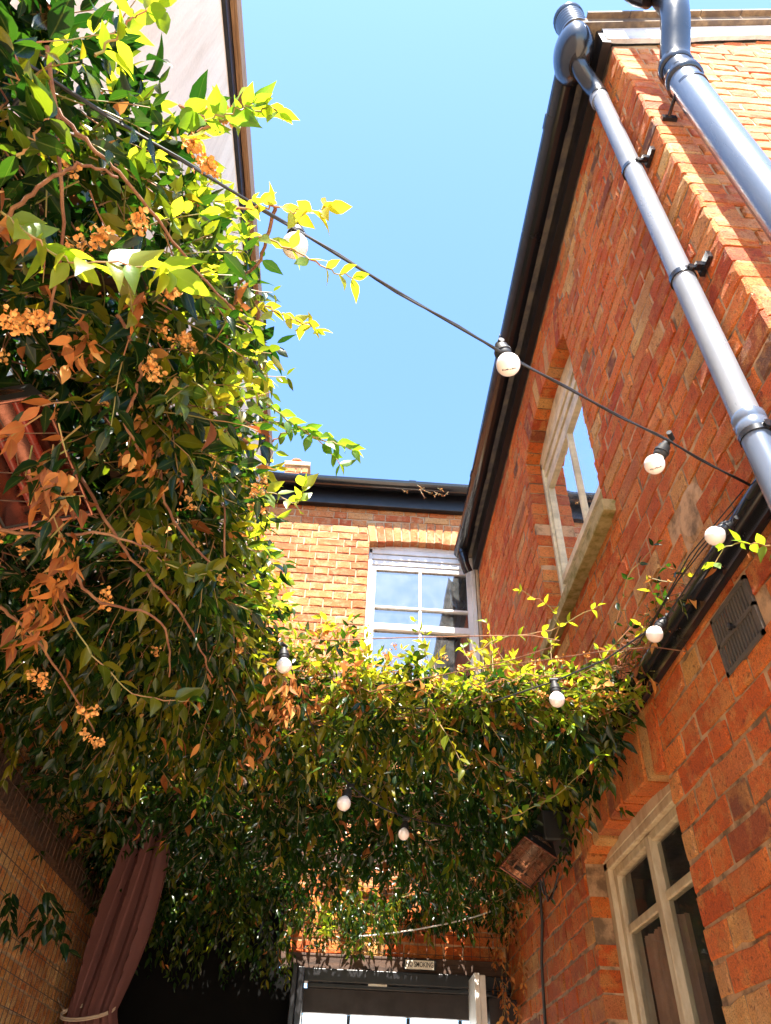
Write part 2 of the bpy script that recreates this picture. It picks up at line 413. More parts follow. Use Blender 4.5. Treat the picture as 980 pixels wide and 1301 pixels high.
# roof plane rising away from the yard, verge and lead
mb = MB()
def rz(x): return 5.40+.34*(x-.86)
mb.add([(.80, .90, rz(.80)+.10), (3.6, .90, rz(3.6)+.10), (3.6, 4.9, rz(3.6)+.10), (.80, 4.9, rz(.80)+.10),
        (.80, .90, rz(.80)+.16), (3.6, .90, rz(3.6)+.16), (3.6, 4.9, rz(3.6)+.16), (.80, 4.9, rz(.80)+.16)],
       [(0, 1, 2, 3), (4, 5, 6, 7), (0, 1, 5, 4), (1, 2, 6, 5), (2, 3, 7, 6), (3, 0, 4, 7)])
x = .86
while x < 3.5:       # ragged verge slates
    wv = random.uniform(.16, .22)
    zz = rz(x)+.155
    mb.add([(x, .875, zz), (x+wv, .875, zz+.34*wv), (x+wv, 1.1, zz+.34*wv), (x, 1.1, zz), (x, .875, zz+.02), (x+wv, .875, zz+.34*wv+.02), (x+wv, 1.1, zz+.34*wv+.02), (x, 1.1, zz+.02)],
           [(0, 1, 2, 3), (4, 5, 6, 7), (0, 1, 5, 4), (1, 2, 6, 5), (2, 3, 7, 6), (3, 0, 4, 7)])
    x += wv+.004
mb.build('roof', TILE, rh)
mb = MB(); nseg = 26
for i in range(nseg):
    a = .93+i*(2.45/nseg); b = a+2.45/nseg
    wv = lambda u: .012*math.sin(u*9)+.006*math.sin(u*23)
    za, zb_ = gt(a)-.005+wv(a), gt(b)-.005+wv(b)
    mb.add([(a, .925, za), (b, .925, zb_), (b, .925, rz(b)+.095), (a, .925, rz(a)+.095), (a, .945, za), (b, .945, zb_), (b, .945, rz(b)+.095), (a, .945, rz(a)+.095)],
           [(0, 1, 2, 3), (4, 5, 6, 7), (0, 1, 5, 4), (2, 3, 7, 6)])
mb.build('lead_flashing', LEAD, rh)
# fascia + soffit
mb = MB(); mb.box((.905, .93, 5.335), (.944, 4.745, 5.50)); mb.build('fascia', FASCIA, rh)
# gutter: half round trough with joints, stop end and outlet
gut = MB()
def trough(mb, T, u0, u1, z, n, r, seg=12, th=.004, m=0):
    rings = []
    for u in (u0, u1):
        rings.append([T(u, z-r*math.sin(math.pi*k/seg), n-r*math.cos(math.pi*k/seg)) for k in range(seg+1)] +
                     [T(u, z-(r-th)*math.sin(math.pi*k/seg), n-(r-th)*math.cos(math.pi*k/seg)) for k in range(seg, -1, -1)])
    k = len(rings[0]); fs = [(i, (i+1) % k, k+(i+1) % k, k+i) for i in range(k)]
    fs += [tuple(range(k-1, -1, -1)), tuple(range(k, 2*k))]
    mb.add(rings[0]+rings[1], fs, m)
G_Z, G_N = 5.46, -.145
trough(gut, RIGHT, .95, 4.68, G_Z, G_N, .058)
for u in (1.28, 2.55, 3.72): trough(gut, RIGHT, u, u+.07, G_Z+.004, G_N, .0625)
gutter = gut.build('gutter', BLACKP, rh, smooth=True)
oe = MB()   # far stop end with its outlet bend
trough(oe, RIGHT, 4.34, 4.70, G_Z+.004, G_N, .063)
oe.tube([(.805, 4.60, 5.42), (.805, 4.60, 5.33), (.815, 4.61, 5.27), (.845, 4.64, 5.22)], .04, sides=16)
oe.tube([(.805, 4.60, 5.405), (.805, 4.60, 5.37)], .046, sides=16)
oe.build('outlet_bend', BLACKP, rh, smooth=True)
oc = MB()   # near running outlet: fat bowl, ribbed collar above, swan neck below
M = Matrix.Translation((.805, 1.01, 5.40))
oc.lathe([(.0, -.10), (.035, -.10), (.05, -.085), (.072, -.05), (.083, 0), (.080, .05), (.066, .09), (.05, .11), (.0, .11)], M @ Matrix.Diagonal((1.05, 1.55, 1.2, 1)), 0, 28)
oc.build('gutter_outlet', BLACKP, rh, smooth=True)
oc = MB()
M = Matrix.Translation((.82, .96, 5.52)) @ Matrix.Scale(1.22, 4)
prof = [(0, 0), (.05, 0)]
for k in range(6): prof += [(.056, .005+k*.03), (.056, .02+k*.03), (.051, .024+k*.03)]
prof += [(.06, .185), (.06, .21), (0, .215)]
oc.lathe(prof, M, 0, 24); oc.build('ribbed_cap', BLACKP, rh, smooth=True)
# grey rainwater downpipe
dp = empty('downpipe', (0, 0, 0), parent=rh); dp['label'] = 'grey rainwater downpipe with clips beside the gutter outlet'
dp.location = (-.95, -.95, 0)
mb = MB(); PX, PY = .893, 1.085
mb.tube([(PX, PY+.002, 2.92), (PX, PY-.006, 5.10)], .034, sides=24); mb.build('pipe', GREYP, dp, smooth=True)
mb = MB(); mb.tube([(PX, PY, 0.1), (PX, PY+.002, 2.94)], .0355, sides=24); mb.build('lower_pipe', GREYS, dp, smooth=True)
mb = MB(); mb.tube([(PX, PY-.006, 5.10), (PX, PY-.006, 5.16), (PX-.03, PY-.025, 5.215), (PX-.06, PY-.05, 5.25), (PX-.08, PY-.07, 5.29), (PX-.085, PY-.075, 5.33)], .038, sides=20)
mb.build('swan_neck', BLACKP, dp, smooth=True)
mb = MB()
for z in (5.09, 2.935, 2.60):
    mb = MB(); mb.tube([(PX, PY, z-.032), (PX, PY, z-.028), (PX, PY, z-.006), (PX, PY, z-.004), (PX, PY, z+.004), (PX, PY, z+.006), (PX, PY, z+.028), (PX, PY, z+.032)], [.0375, .0393, .0393, .0382, .0382, .0393, .0393, .0375], sides=24)
    mb.build('pipe_socket', GREYS if z < 5 else GREYP, dp, smooth=True)
for z in (4.36, 3.60, 2.90):
    mb = MB(); mb.tube([(PX, PY, z-.011), (PX, PY, z+.011)], .0385, sides=24)
    mb.box((PX+.02, PY-.055, z-.010), (.935, PY-.035, z+.010)); mb.box((.932, PY-.085, z-.016), (.946, PY-.02, z+.016)); mb.tube([(PX+.01, PY-.045, z), (PX+.01, PY-.03, z)], .012, sides=8)
    mb.build('pipe_clip', BLACKP, dp, smooth=True)
# soil pipe on the gable
sp_ = empty('soil_pipe', (0, 0, 0), parent=rh); sp_.location = (-.95, -.95, 0); sp_['label'] = 'thick blue grey soil pipe with elbow on the gable'
SX, SY = 1.055, .845
mb = MB(); mb.tube([(SX+.02, SY, 0.1), (SX-.004, SY, 4.62)], .055, sides=32); mb.build('pipe', GREYS, sp_, smooth=True)
mb = MB(); mb.tube([(SX, SY, 4.60), (SX, SY, 4.72), (SX+.006, SY-.02, 4.80), (SX+.013, SY-.06, 4.88), (SX+.02, SY-.10, 4.97), (SX+.03, SY-.12, 5.06), (SX+.03, SY-.125, 5.4), (SX+.03, SY-.125, 5.9)], .056, sides=32)
mb.build('elbow', BLACKP, sp_, smooth=True)
for z, rr_ in ((4.60, .066), (4.73, .064)):
    mb = MB(); mb.tube([(SX, SY, z-.03), (SX, SY, z-.02), (SX, SY, z+.02), (SX, SY, z+.03)], [.058, rr_, rr_, .058], sides=32); mb.build('pipe_collar', BLACKP, sp_, smooth=True)
mb = MB(); mb.tube([(SX-.03, SY-.115, 5.22), (SX-.06, SY-.115, 5.26), (SX-.11, SY-.13, 5.34)], [.045, .05, .05], sides=24); mb.build('side_branch', BLACKP, sp_, smooth=True)
mb = MB(); mb.tube([(SX-.05, SY, 4.49), (SX-.05, .945, 4.49)], .007, sides=8); mb.tube([(SX, SY, 4.48), (SX, SY, 4.50)], .058, sides=32); mb.box((SX-.075, .935, 4.475), (SX-.02, .948, 4.505)); mb.build('pipe_bracket', BLACKP, sp_, smooth=True)
for zc in (3.3, 3.75):
    pass
# air vent
mb = MB(); y0, y1, z0, z1 = VENT
mb.box((y0, z0, .012), (y1, z1, .03), 1, RIGHT)
fr = .012
for (a, b, c, d) in ((y0, y1, z0, z0+fr), (y0, y1, z1-fr, z1), (y0, y0+fr, z0, z1), (y1-fr, y1, z0, z1), (y0, y1, (z0+z1)/2-.005, (z0+z1)/2+.005)):
    bar(mb, RIGHT, a, b, c, d, -.006, .014)
ns = 13
for i in range(ns):
    u = y0+fr+(y1-y0-2*fr)*(i+.5)/ns; bar(mb, RIGHT, u-.0036, u+.0036, z0+.01, z1-.01, -.003, .013)
mb.build('air_vent', [IRON, HOLE], rh)
mb = MB(); mb.lathe([(0, -.022), (.009, -.02), (.010, -.012), (.004, -.008), (.004, 0), (0, 0)], Matrix(((0, 0, 1, .946), (1, 0, 0, 1.50), (0, 1, 0, 2.65), (0, 0, 0, 1))), 0, 14)
mb.build('vent_knob', BLACKP, rh, smooth=True)

def window(parent, T, u0, u1, zb, zh, spring, ar, n, pf, name='window', head=.20, bar_u=None, rails=(), mat=CREAM, gmat=GLASS, label=None, curtain=False, fw=.045, sash_n=.05, steps=3, sw=.038):
    W = empty(name, (0, 0, 0), parent=parent)
    off = Vector((0, 0, 0)); p = parent
    while p is not None: off += p.location; p = p.parent
    W.location = -off
    if label: W['label'] = label
    mb = MB()    # outer box frame, head built up of stepped mouldings
    bar(mb, T, u0+.002, u0+fw, zb, spring, n, n+.09); bar(mb, T, u1-fw, u1-.002, zb, spring, n, n+.09)
    st = (spring-zh)/steps
    for k in range(steps):
        bar(mb, T, u0+.002+k*.001, u1-.002-k*.001, zh+k*st+.002, zh+(k+1)*st-.004, n+.03*(steps-1-k)/steps, n+.10)
    if ar:       # curved tympanum board under the brick arch
        K = 14; poly = [(u0, spring-.004)]+[(u1, spring-.004)]
        top = [(ar.cu+(ar.rad+.004)*math.sin(a), ar.cz+(ar.rad+.004)*math.cos(a)) for a in [ar.half-2*ar.half*i/K for i in range(K+1)]]
        mb.prism(poly+top, n-.002, n+.08, 0, T)
    bar(mb, T, u0+.002, u1-.002, zb, zb+.05, n-.01, n+.09)
    mb.build('frame', mat, W, bevel=.003)
    s0, s1 = u0+fw, u1-fw; m2 = n+sash_n
    mb = MB()
    bar(mb, T, s0, s0+sw, zb+.05, zh, m2, m2+.035); bar(mb, T, s1-sw, s1, zb+.05, zh, m2, m2+.035)
    bar(mb, T, s0+sw, s1-sw, zh-(.045 if bar_u else .028), zh, m2, m2+.035); bar(mb, T, s0+sw, s1-sw, zb+.05, zb+.11, m2, m2+.035)
    for (z, h, dn) in rails: bar(mb, T, s0+sw, s1-sw, z-h/2, z+h/2, m2-dn, m2+.03)
    mb.build('sash', mat, W, bevel=.003)
    if bar_u:
        mb = MB(); bar(mb, T, bar_u-.011, bar_u+.011, zb+.11, zh-.046, m2+.002, m2+.028); mb.build('glazing_bar', mat, W, bevel=.003)
    mb = MB(); mb.add([T(s0+sw, zb+.1, m2+.018), T(s1-sw, zb+.1, m2+.018), T(s1-sw, zh-.04, m2+.018), T(s0+sw, zh-.04, m2+.018)], [(0, 1, 2, 3)])
    mb.build('pane', gmat, W)
    return W
window(rh, RIGHT, 2.10, 3.05, 3.58, 4.64, 4.84, A_UP, .085, None, mat=CREAM, bar_u=2.575, rails=((3.92, .045, .01),), label='cream sash window of the upper floor', fw=.03, sash_n=.012, sw=.026)
W2 = window(rh, RIGHT, 2.10, 3.03, 1.30, 2.505, 2.54, A_LO, .075, None, mat=OLDW, gmat=GLASS_D, label='peeling cream window of the ground floor', steps=1, fw=.045, rails=(), sash_n=.02, sw=.034)
mb = MB(); bar(mb, RIGHT, 2.55, 2.592, 1.40, 2.495, .085, .13); mb.build('mullion', OLDW, W2, bevel=.004)
mb = MB(); bar(mb, RIGHT, 2.17, 2.549, 2.29, 2.318, .105, .135); bar(mb, RIGHT, 2.593, 2.95, 2.28, 2.308, .105, .135)
pass; mb.build('glazing_bar', OLDW, W2, bevel=.004)
mb = MB()       # net curtain with folds inside
K = 60; vs = []; fs = []
for i in range(K+1):
    u = 2.62+(2.99-2.62)*i/K; n_ = .185+.018*math.sin(i*1.15)+.008*math.sin(i*2.7)
    vs += [RIGHT(u, 1.35, n_), RIGHT(u, 2.275, n_)]
    if i: fs.append((2*i-2, 2*i, 2*i+1, 2*i-1))
mb.add(vs, fs); mb.build('net_curtain', NET, W2, smooth=True, recalc=False)
# stone sill
mb = MB(); K = 10
mb.box((2.0, 3.505, -.05), (3.10, 3.565, .09), 0, RIGHT)
o = mb.build('window_sill', STONE, rh, bevel=.004, label='mossy stone sill under the upper window')

# ================================================================== BACK HOUSE
bh = empty('brick_house', (0, 4.75, 0), 'buff and red brick house closing the yard with white sash window', 'house')
A_BK = Arch(.035, .935, 5.56, .035, .215, 4.15)
mb = MB()
brick_wall(mb, BACK, -1.30, .95, 2.56, 5.95, .0775, (A_BK,))
mortar_slab(mb, BACK, -1.30, .95, 2.50, 5.97, (A_BK,), n0=.0075)
arch_bricks(mb, BACK, A_BK, 13)
mb.build('wall', [BR_B, MORTAR_B], bh)
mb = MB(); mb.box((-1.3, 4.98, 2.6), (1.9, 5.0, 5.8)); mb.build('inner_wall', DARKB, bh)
window(bh, BACK, .035, .935, 4.18, 5.40, 5.555, A_BK, .07, None, mat=WHITEP, bar_u=.475, rails=((4.79, .055, .012), (4.98, .018, .004)), label='white sash window reflecting the sky', fw=.032, sash_n=.03)
mb = MB(); mb.box((0.0, 4.66, 4.10), (.95, 4.84, 4.17)); mb.build('window_sill', STONE, bh, bevel=.008)
mb = MB(); mb.box((-1.3, 4.69, 5.93), (.97, 4.745, 6.14)); mb.build('fascia', FASCIA, bh, bevel=.004)
mb = MB(); GB = Map('y', 4.75, 1)
trough(mb, GB, -1.3, .92, 6.12, -.145, .062)
for u in (-.62, .35): trough(mb, GB, u, u+.06, 6.124, -.145, .0665)
mb.build('gutter', BLACKP, bh, smooth=True)
mb = MB(); mb.add([(-1.4, 4.62, 6.13), (1.9, 4.62, 6.13), (1.9, 7.6, 7.55), (-1.4, 7.6, 7.55), (-1.4, 4.62, 6.17), (1.9, 4.62, 6.17), (1.9, 7.6, 7.6), (-1.4, 7.6, 7.6)],
                  [(0, 1, 2, 3), (4, 5, 6, 7), (0, 1, 5, 4), (1, 2, 6, 5), (2, 3, 7, 6), (3, 0, 4, 7)]); mb.build('roof', TILE, bh)
mb = MB(); CH = Map('y', 5.30, 1)
brick_wall(mb, CH, -.87, -.635, 6.35, 6.98, .0775); mb.box((-.865, 6.3, .008), (-.64, 6.98, .3), 1, CH)
mb.box((-.885, 6.98, -.02), (-.62, 7.03, .32), 1, CH)
mb.lathe([(0, 0), (.055, 0), (.05, .10), (.06, .11), (.06, .13), (0, .13)], Matrix.Translation((-.78, 5.42, 7.03)), 0, 16)
mb.build('chimney', [BR_B, MORTAR_B], bh)

# ground floor shop-side wall of the yard (below the back house)
A_NONE = []
mb = MB()
brick_wall(mb, Map('y', 4.70, 1), -.30, .95, 2.505, 2.86, .076, depth=.045); mb.box((-.30, 2.505, .008), (.95, 2.87, .045), 1, Map('y', 4.70, 1))
mb.build('lower_wall', [BR_R, MORTAR], bh)
mb = MB(); mb.box((-.32, 4.66, 2.425), (.95, 4.76, 2.50)); mb.build('lintel', DWOOD, bh, bevel=.004)
mb = MB(); mb.box((-1.3, 4.68, 0), (-.205, 4.74, 2.424)); mb.box((-1.3, 4.68, 2.424), (-.325, 4.74, 2.86)); mb.build('unlit_wall_panel', NIGHT, bh)  # dark sheet where the wall merely lies in shade
mb = MB(); mb.box((-.20, 4.62, 2.36), (.95, 4.70, 2.422)); mb.box((-.16, 4.64, 2.335), (.95, 4.70, 2.358)); mb.build('door_head', FASCIA, bh, bevel=.004)
mb = MB(); mb.box((-.20, 4.665, 2.225), (.95, 4.705, 2.334)); mb.build('head_board', DARKB, bh)
mb = MB(); mb.box((.17, 4.625, 2.352), (.27, 4.638, 2.362)); mb.build('door_closer', SIGNW, bh)
GLOW, n_, b_ = newmat('doorway_daylight'); b_.inputs['Base Color'].default_value = (.8, .8, .78, 1); b_.inputs['Emission Color'].default_value = (1, .97, .9, 1); b_.inputs['Emission Strength'].default_value = 1.2  # glow stands in for the bright outside seen through the doorway
dl = empty('door', (-0, -4.75, 0), parent=bh); 
mb = MB()
for (a, b) in ((-.17, .06), (.085, .38), (.41, .66), (.73, .93)): mb.box((a, 4.72, 1.9), (b, 4.725, 2.22))
mb.build('pane', GLOW, dl)  # added glowing panes in place of daylight beyond the door
mb = MB()
for a in (-.19, .065, .385, .665, .93): mb.box((a, 4.70, 0), (a+.018, 4.74, 2.224))
mb.box((-.17, 4.70, 1.86), (.93, 4.74, 1.90)); mb.box((-.17, 4.73, 0), (.93, 4.74, 1.87)); mb.build('frame', FASCIA, dl)
for i, x in enumerate((-.235, .715)):
    mb = MB()
    mb.box((x, 4.42, 0), (x+.028, 4.66, 2.40)); mb.box((x+.030, 4.44, 0), (x+.062, 4.60, 2.395))
    mb.build('door_post', WHITEP if i else FASCIA, bh, bevel=.004, label='pale painted post at the right of the door' if i else 'dark glossy post at the left of the door')
mb = MB(); mb.box((.80, 4.50, 2.18), (.945, 4.66, 2.30)); mb.tube([(.79, 4.49, 2.315), (.945, 4.49, 2.285)], .004, sides=6)
mb.build('side_panel', DARKB, bh)

# ================================================================== LEFT: old brick wall, white house above
lw = empty('garden_wall', (-1.3, 0, 0), 'old tan brick wall behind wire mesh at the lower left', 'wall')
mb = MB(); brick_wall(mb, LEFT, -1.0, 4.70, 1.2, 2.93, .077, depth=.08); mortar_slab(mb, LEFT, -1.0, 4.72, 0, 2.95, n0=.0075)
mb.build('brickwork', [BR_L, MORTAR_B], lw)
mb = MB(); mb.box((-1.298, -1, 2.56), (-1.255, 4.68, 2.685)); mb.build('timber_rail', DWOOD, lw, bevel=.004)
wh = empty('rendered_house', (-1.0, 0, 0), 'stained off white rendered house rising behind the climber at upper left', 'house')
mb = MB(); K = 40; 
mb.box((-1.9, -2.5, 2.96), (-.95, 4.74, 6.33)); mb.build('wall', RENDER, wh)
mb = MB(); mb.box((-.949, -2.5, 6.18), (-.925, 4.72, 6.40)); mb.build('dark_eave_strip', FASCIA, wh, bevel=.003)  # dark strip filling the gap between wall and bargeboard
mb = MB(); mb.box((-.923, -2.5, 6.28), (-.885, 4.60, 6.42)); mb.build('bargeboard', WOOD, wh, bevel=.003)
mb = MB(); mb.add([(-.86, -2.5, 6.425), (-.86, 4.7, 6.425), (-2.6, 4.7, 7.2), (-2.6, -2.5, 7.2), (-.86, -2.5, 6.455), (-.86, 4.7, 6.455), (-2.6, 4.7, 7.24), (-2.6, -2.5, 7.24)],
                  [(0, 1, 2, 3), (4, 5, 6, 7), (0, 1, 5, 4), (1, 2, 6, 5), (2, 3, 7, 6), (3, 0, 4, 7)])
mb.v = [(v[0]-.04 if abs(v[0]+.86) < .001 else v[0], v[1], v[2]) for v in mb.v]; mb.build('roof', TILE, wh)

# ------------------------------------------------------------------ wire mesh panels
mb = MB(); T = Map('x', -1.235, -1)
for i in range(int(2.9/.05)): u = 1.75+i*.05; bar(mb, T, u-.0013, u+.0013, 1.6, 2.82, 0, .0026)
for i in range(13): z = 1.62+i*.10; bar(mb, T, 1.75, 4.62, z-.0014, z+.0014, -.003, -.0004)
tag(mb.build('wire_mesh', WIRE), 'rusty wire mesh panel fixed over the tan brick wall at left', 'mesh panel')
mb = MB(); T = Map('y', 4.645, 1)
for i in range(25): u = -.26+i*.05; bar(mb, T, u-.0013, u+.0013, 2.505, 2.83, 0, .0026)
for i in range(4): z = 2.515+i*.10; bar(mb, T, -.28, .94, z-.0014, z+.0014, -.003, -.0004)
tag(mb.build('wire_mesh', WIRE), 'wire mesh panel above the doorway and its sign', 'mesh panel')

# ------------------------------------------------------------------ sign
sg = empty('door_sign', (.449, 4.63, 2.462), 'small white enamel sign reading NO SMOKING on the lintel', 'sign')
mb = MB(); T = Map('y', 4.632, 1)
mb.box((.368, 2.440, 0), (.530, 2.484, .006), 0, T); mb.build('plate', SIGNW, sg, bevel=.002)
mb = MB()
for s_ in (-1, 1):
    c = .449+s_*.083
    mb.prism([(c-.004*s_, 2.436), (c+.008*s_, 2.442), (c+.010*s_, 2.454), (c+.016*s_, 2.462), (c+.010*s_, 2.470), (c+.008*s_, 2.482), (c-.004*s_, 2.488)], -.002, .005, 0, T)
mb.box((.366, 2.4365, -.001), (.532, 2.4395, .006), 0, T); mb.box((.366, 2.4845, -.001), (.532, 2.4875, .006), 0, T)
mb.build('border', MARKI, sg)
tc = bpy.data.curves.new('lettering', 'FONT'); tc.body = 'NO SMOKING'; tc.size = .0305; tc.align_x = 'CENTER'; tc.align_y = 'CENTER'; tc.extrude = .0006; tc.offset = .0003
to = bpy.data.objects.new('tmp_text', tc); COL.objects.link(to); bpy.context.view_layer.update()
me = bpy.data.meshes.new_from_object(to.evaluated_get(bpy.context.evaluated_depsgraph_get())); bpy.data.objects.remove(to)
me.name = 'lettering'; me.materials.clear(); me.materials.append(MARKI)
wd = max(v.co.x for v in me.vertices)-min(v.co.x for v in me.vertices)
to = bpy.data.objects.new('lettering', me); COL.objects.link(to); to.parent = sg
to.scale = (.150/wd, 1.15, 1); to.rotation_euler = (R(90), 0, 0); to.location = (0, .0005, 0.0)

# ------------------------------------------------------------------ beam-like black pipe along right wall, cables
mb = MB()
mb.tube([(.917, 1.0, 2.815), (.917, 1.6, 2.82), (.917, 3.2, 2.83), (.917, 4.65, 2.835)], .024, sides=18)
mb.box((.925, 1.0, 2.765), (.946, 4.65, 2.80))
tag(mb.build('cable_duct', BLACKP, smooth=True), 'black plastic pipe running along the right brick wall above the air vent', 'pipe')
def sag(a, b, s, k=14):
    a, b = Vector(a), Vector(b)
    return [a.lerp(b, t/k)-Vector((0, 0, s*4*(t/k)*(1-t/k))) for t in range(k+1)]
def curve_(pts, k=6):
    out = []; P = [pts[0]]+pts+[pts[-1]]
    for i in range(1, len(P)-2):
        for t in range(k):
            u = t/k; a, b, c, d = P[i-1], P[i], P[i+1], P[i+2]
            out.append(.5*((2*b)+(-a+c)*u+(2*a-5*b+4*c-d)*u*u+(-a+3*b-3*c+d)*u**3))
    return out+[pts[-1]]
CABLE = plain('rubber_cable', (.010, .010, .012), .5)
c0, c1, c2, c3, c4 = ray(-60, 20, .95), ray(372, 288, 1.25), ray(629, 442, 1.36), ray(850, 560, 1.62), Vector((.92, 1.2, 2.85))
path = sag(c0, c1, .008, 10)+sag(c1, c2, .006, 10)[1:]+sag(c2, c3, .006, 10)[1:]+sag(c3, c4, .004, 6)[1:]
mb = MB(); mb.tube(path, .0026, sides=8)
tw = [p+Vector((.004*math.cos(i*1.1), 0, .004*math.sin(i*1.1))) for i, p in enumerate(path)]
mb.tube(tw, .0020, sides=6)
tag(mb.build('light_cable', CABLE, smooth=True), 'black twisted cable carrying light bulbs across the open sky', 'cable')
pts = [c4, ray(932, 663, 1.69), ray(895, 712, 1.8), ray(846, 786, 2.01), ray(770, 838, 2.1), ray(704, 866, 2.17), ray(600, 900, 2.35), ray(440, 900, 2.5), ray(360, 838, 2.6), ray(250, 800, 2.5)]
mb = MB(); mb.tube(pts, .0026, sides=8)
tag(mb.build('light_cable', CABLE, smooth=True), 'black light cable looping from the right wall into the far climber', 'cable')
mb = MB(); mb.tube(curve_([ray(361, 822, 2.2), ray(400, 930, 2.35), ray(444, 996, 2.46), ray(516, 1038, 2.69), ray(640, 1060, 3.1)]), .0026, sides=8)
tag(mb.build('light_cable', CABLE, smooth=True), 'black light cable under the dark underside of the far climber', 'cable')
mb = MB()
for k in range(3):
    mb.tube([Vector((.93, 1.22, 2.84))+Vector((-.01*k, 0, .01*k)), ray(900-12*k, 690+8*k, 1.85), ray(860-8*k, 740+12*k, 2.0), ray(825-6*k, 800+8*k, 2.2), ray(790, 830+5*k, 2.4)], .0018, sides=6)
tag(mb.build('wire_bundle', CABLE, smooth=True), 'bundle of thin black wires slack above the wall pipe', 'cable')
mb = MB(); mb.tube(sag((.93, 4.28, 2.72), (.64, 4.30, 2.615), .01, 5)+sag((.64, 4.30, 2.615), (.1, 4.42, 2.54), .01, 8)[1:], .0035, sides=8)
tag(mb.build('light_cable', plain('white_cable', (.6, .58, .55), .5), smooth=True), 'pale cable above the doorway holding one small bulb', 'cable')
mb = MB(); mb.tube([(.935, 3.72, 2.66), (.94, 3.76, 2.5), (.94, 3.85, 2.35), (.94, 3.9, 2.1), (.94, 3.92, 1.5), (.94, 3.92, .1)], .007, sides=8)
mb.tube([(.80, 3.22, 2.60), (.85, 3.32, 2.50), (.90, 3.40, 2.50), (.935, 3.36, 2.60)], .004, sides=6); mb.tube([(.82, 3.22, 2.58), (.87, 3.35, 2.48), (.935, 3.42, 2.56)], .004, sides=6)
tag(mb.build('wall_cable', CABLE, smooth=True), 'black cable running down the right brick wall beside the small heater', 'cable')

# ------------------------------------------------------------------ bulbs
def bulb(center, sock, label, rad=.0225, mark=False, name='festoon_bulb'):
    c = Vector(center); s_ = Vector(sock); ax = (s_-c).normalized()
    o = empty(name, c, label, 'light bulb', 'opal bulbs of the light string')
    M = Matrix.Translation(c) @ ax.to_track_quat('Z', 'Y').to_matrix().to_4x4()
    prof = [(rad*math.sin(a), -rad*math.cos(a)) for a in [math.pi*(i/14)*.80 for i in range(15)]]
    prof[0] = (.0003, -rad)
    prof += [(rad*.52, rad*.95), (rad*.5, rad*1.15), (0, rad*1.16)]
    mb = MB(); mb.lathe(prof, M, 0, 28); mb.build('glass', OPAL, o, smooth=True)
    mb = MB(); h = rad
    mb.lathe([(0, h*1.0), (h*.60, h*1.0), (h*.66, h*1.1), (h*.66, h*1.5), (h*.74, h*1.52), (h*.74, h*1.75), (h*.62, h*1.8), (h*.60, h*2.3), (h*.42, h*2.4), (h*.4, h*2.75), (0, h*2.8)], M, 0, 20)
    mb.build('socket', CABLE, o, smooth=True)
    mb = MB(); q = M.to_3x3() @ Vector((1, 0, 0)); t = s_+ax*.006
    mb.tube([t-q*.012, t+q*.012], .006, sides=10); mb.build('cable_clamp', CABLE, o, smooth=True)
    if mark:
        mb = MB()
        d0 = (EYE-c).normalized(); r_ = d0.cross(Vector((0, 0, 1))).normalized()*-1; u_ = d0.cross(r_).normalized()
        if u_.z < 0: u_ = -u_
        for k in range(16):
            a = (k-8)*.07; hgt = random.choice((.010, .05, .09)); b0 = -.42+.02*math.sin(k)
            def S_(aa, bb): return c+(r_*math.sin(aa)+u_*math.sin(bb)+d0*math.cos(aa)*math.cos(bb)).normalized()*(rad+.0003)
            mb.tube([S_(a, b0), S_(a+random.uniform(.0, .06), b0+hgt)], .0006, sides=5)
            if k % 3 == 0: mb.tube([S_(a, b0), S_(a+.10, b0+.01)], .0006, sides=5)
        mb.build('printed_marking', MARKI, o)
    return o
bulb(ray(375, 312, 1.24), ray(378, 288, 1.29), 'white opal bulb on the cable nearest the climber edge, printed underneath', mark=True)
bulb(ray(646, 463, 1.36), ray(636, 440, 1.395), 'white opal bulb on the cable in front of the black gutter', mark=True)
bulb(ray(832, 590, 1.62), ray(851, 556, 1.64), 'white opal bulb hanging before the bricks right of the upper window', mark=True)
bulb(ray(909, 681, 1.66), ray(932, 663, 1.69), 'white opal bulb beside the black wall pipe and the downpipe')
bulb(ray(832, 806, 1.98), ray(846, 786, 2.01), 'white opal bulb among withered leaves where climber meets wall pipe')
bulb(ray(708, 889, 2.12), ray(704, 866, 2.17), 'white opal bulb in the lit front rim of the far climber')
bulb(ray(361, 846, 2.15), ray(361, 822, 2.2), 'white opal bulb at the inner corner where both climbers meet')
bulb(ray(437, 1021, 2.38), ray(445, 1000, 2.45), 'white opal bulb showing against the dark underside of the far climber', rad=.023)
bulb(ray(513, 1060, 2.62), ray(516, 1042, 2.68), 'opal bulb deep in the underside of the far climber above the doorway', rad=.0205)
bulb(ray(567, 1160, 3.95), ray(565, 1145, 4.0), 'small bulb hanging from the pale cable above the doorway', rad=.021)
bulb(ray(38, 160, .97), ray(32, 132, 1.0), 'large white opal bulb half hidden by leaves at top left', rad=.024)

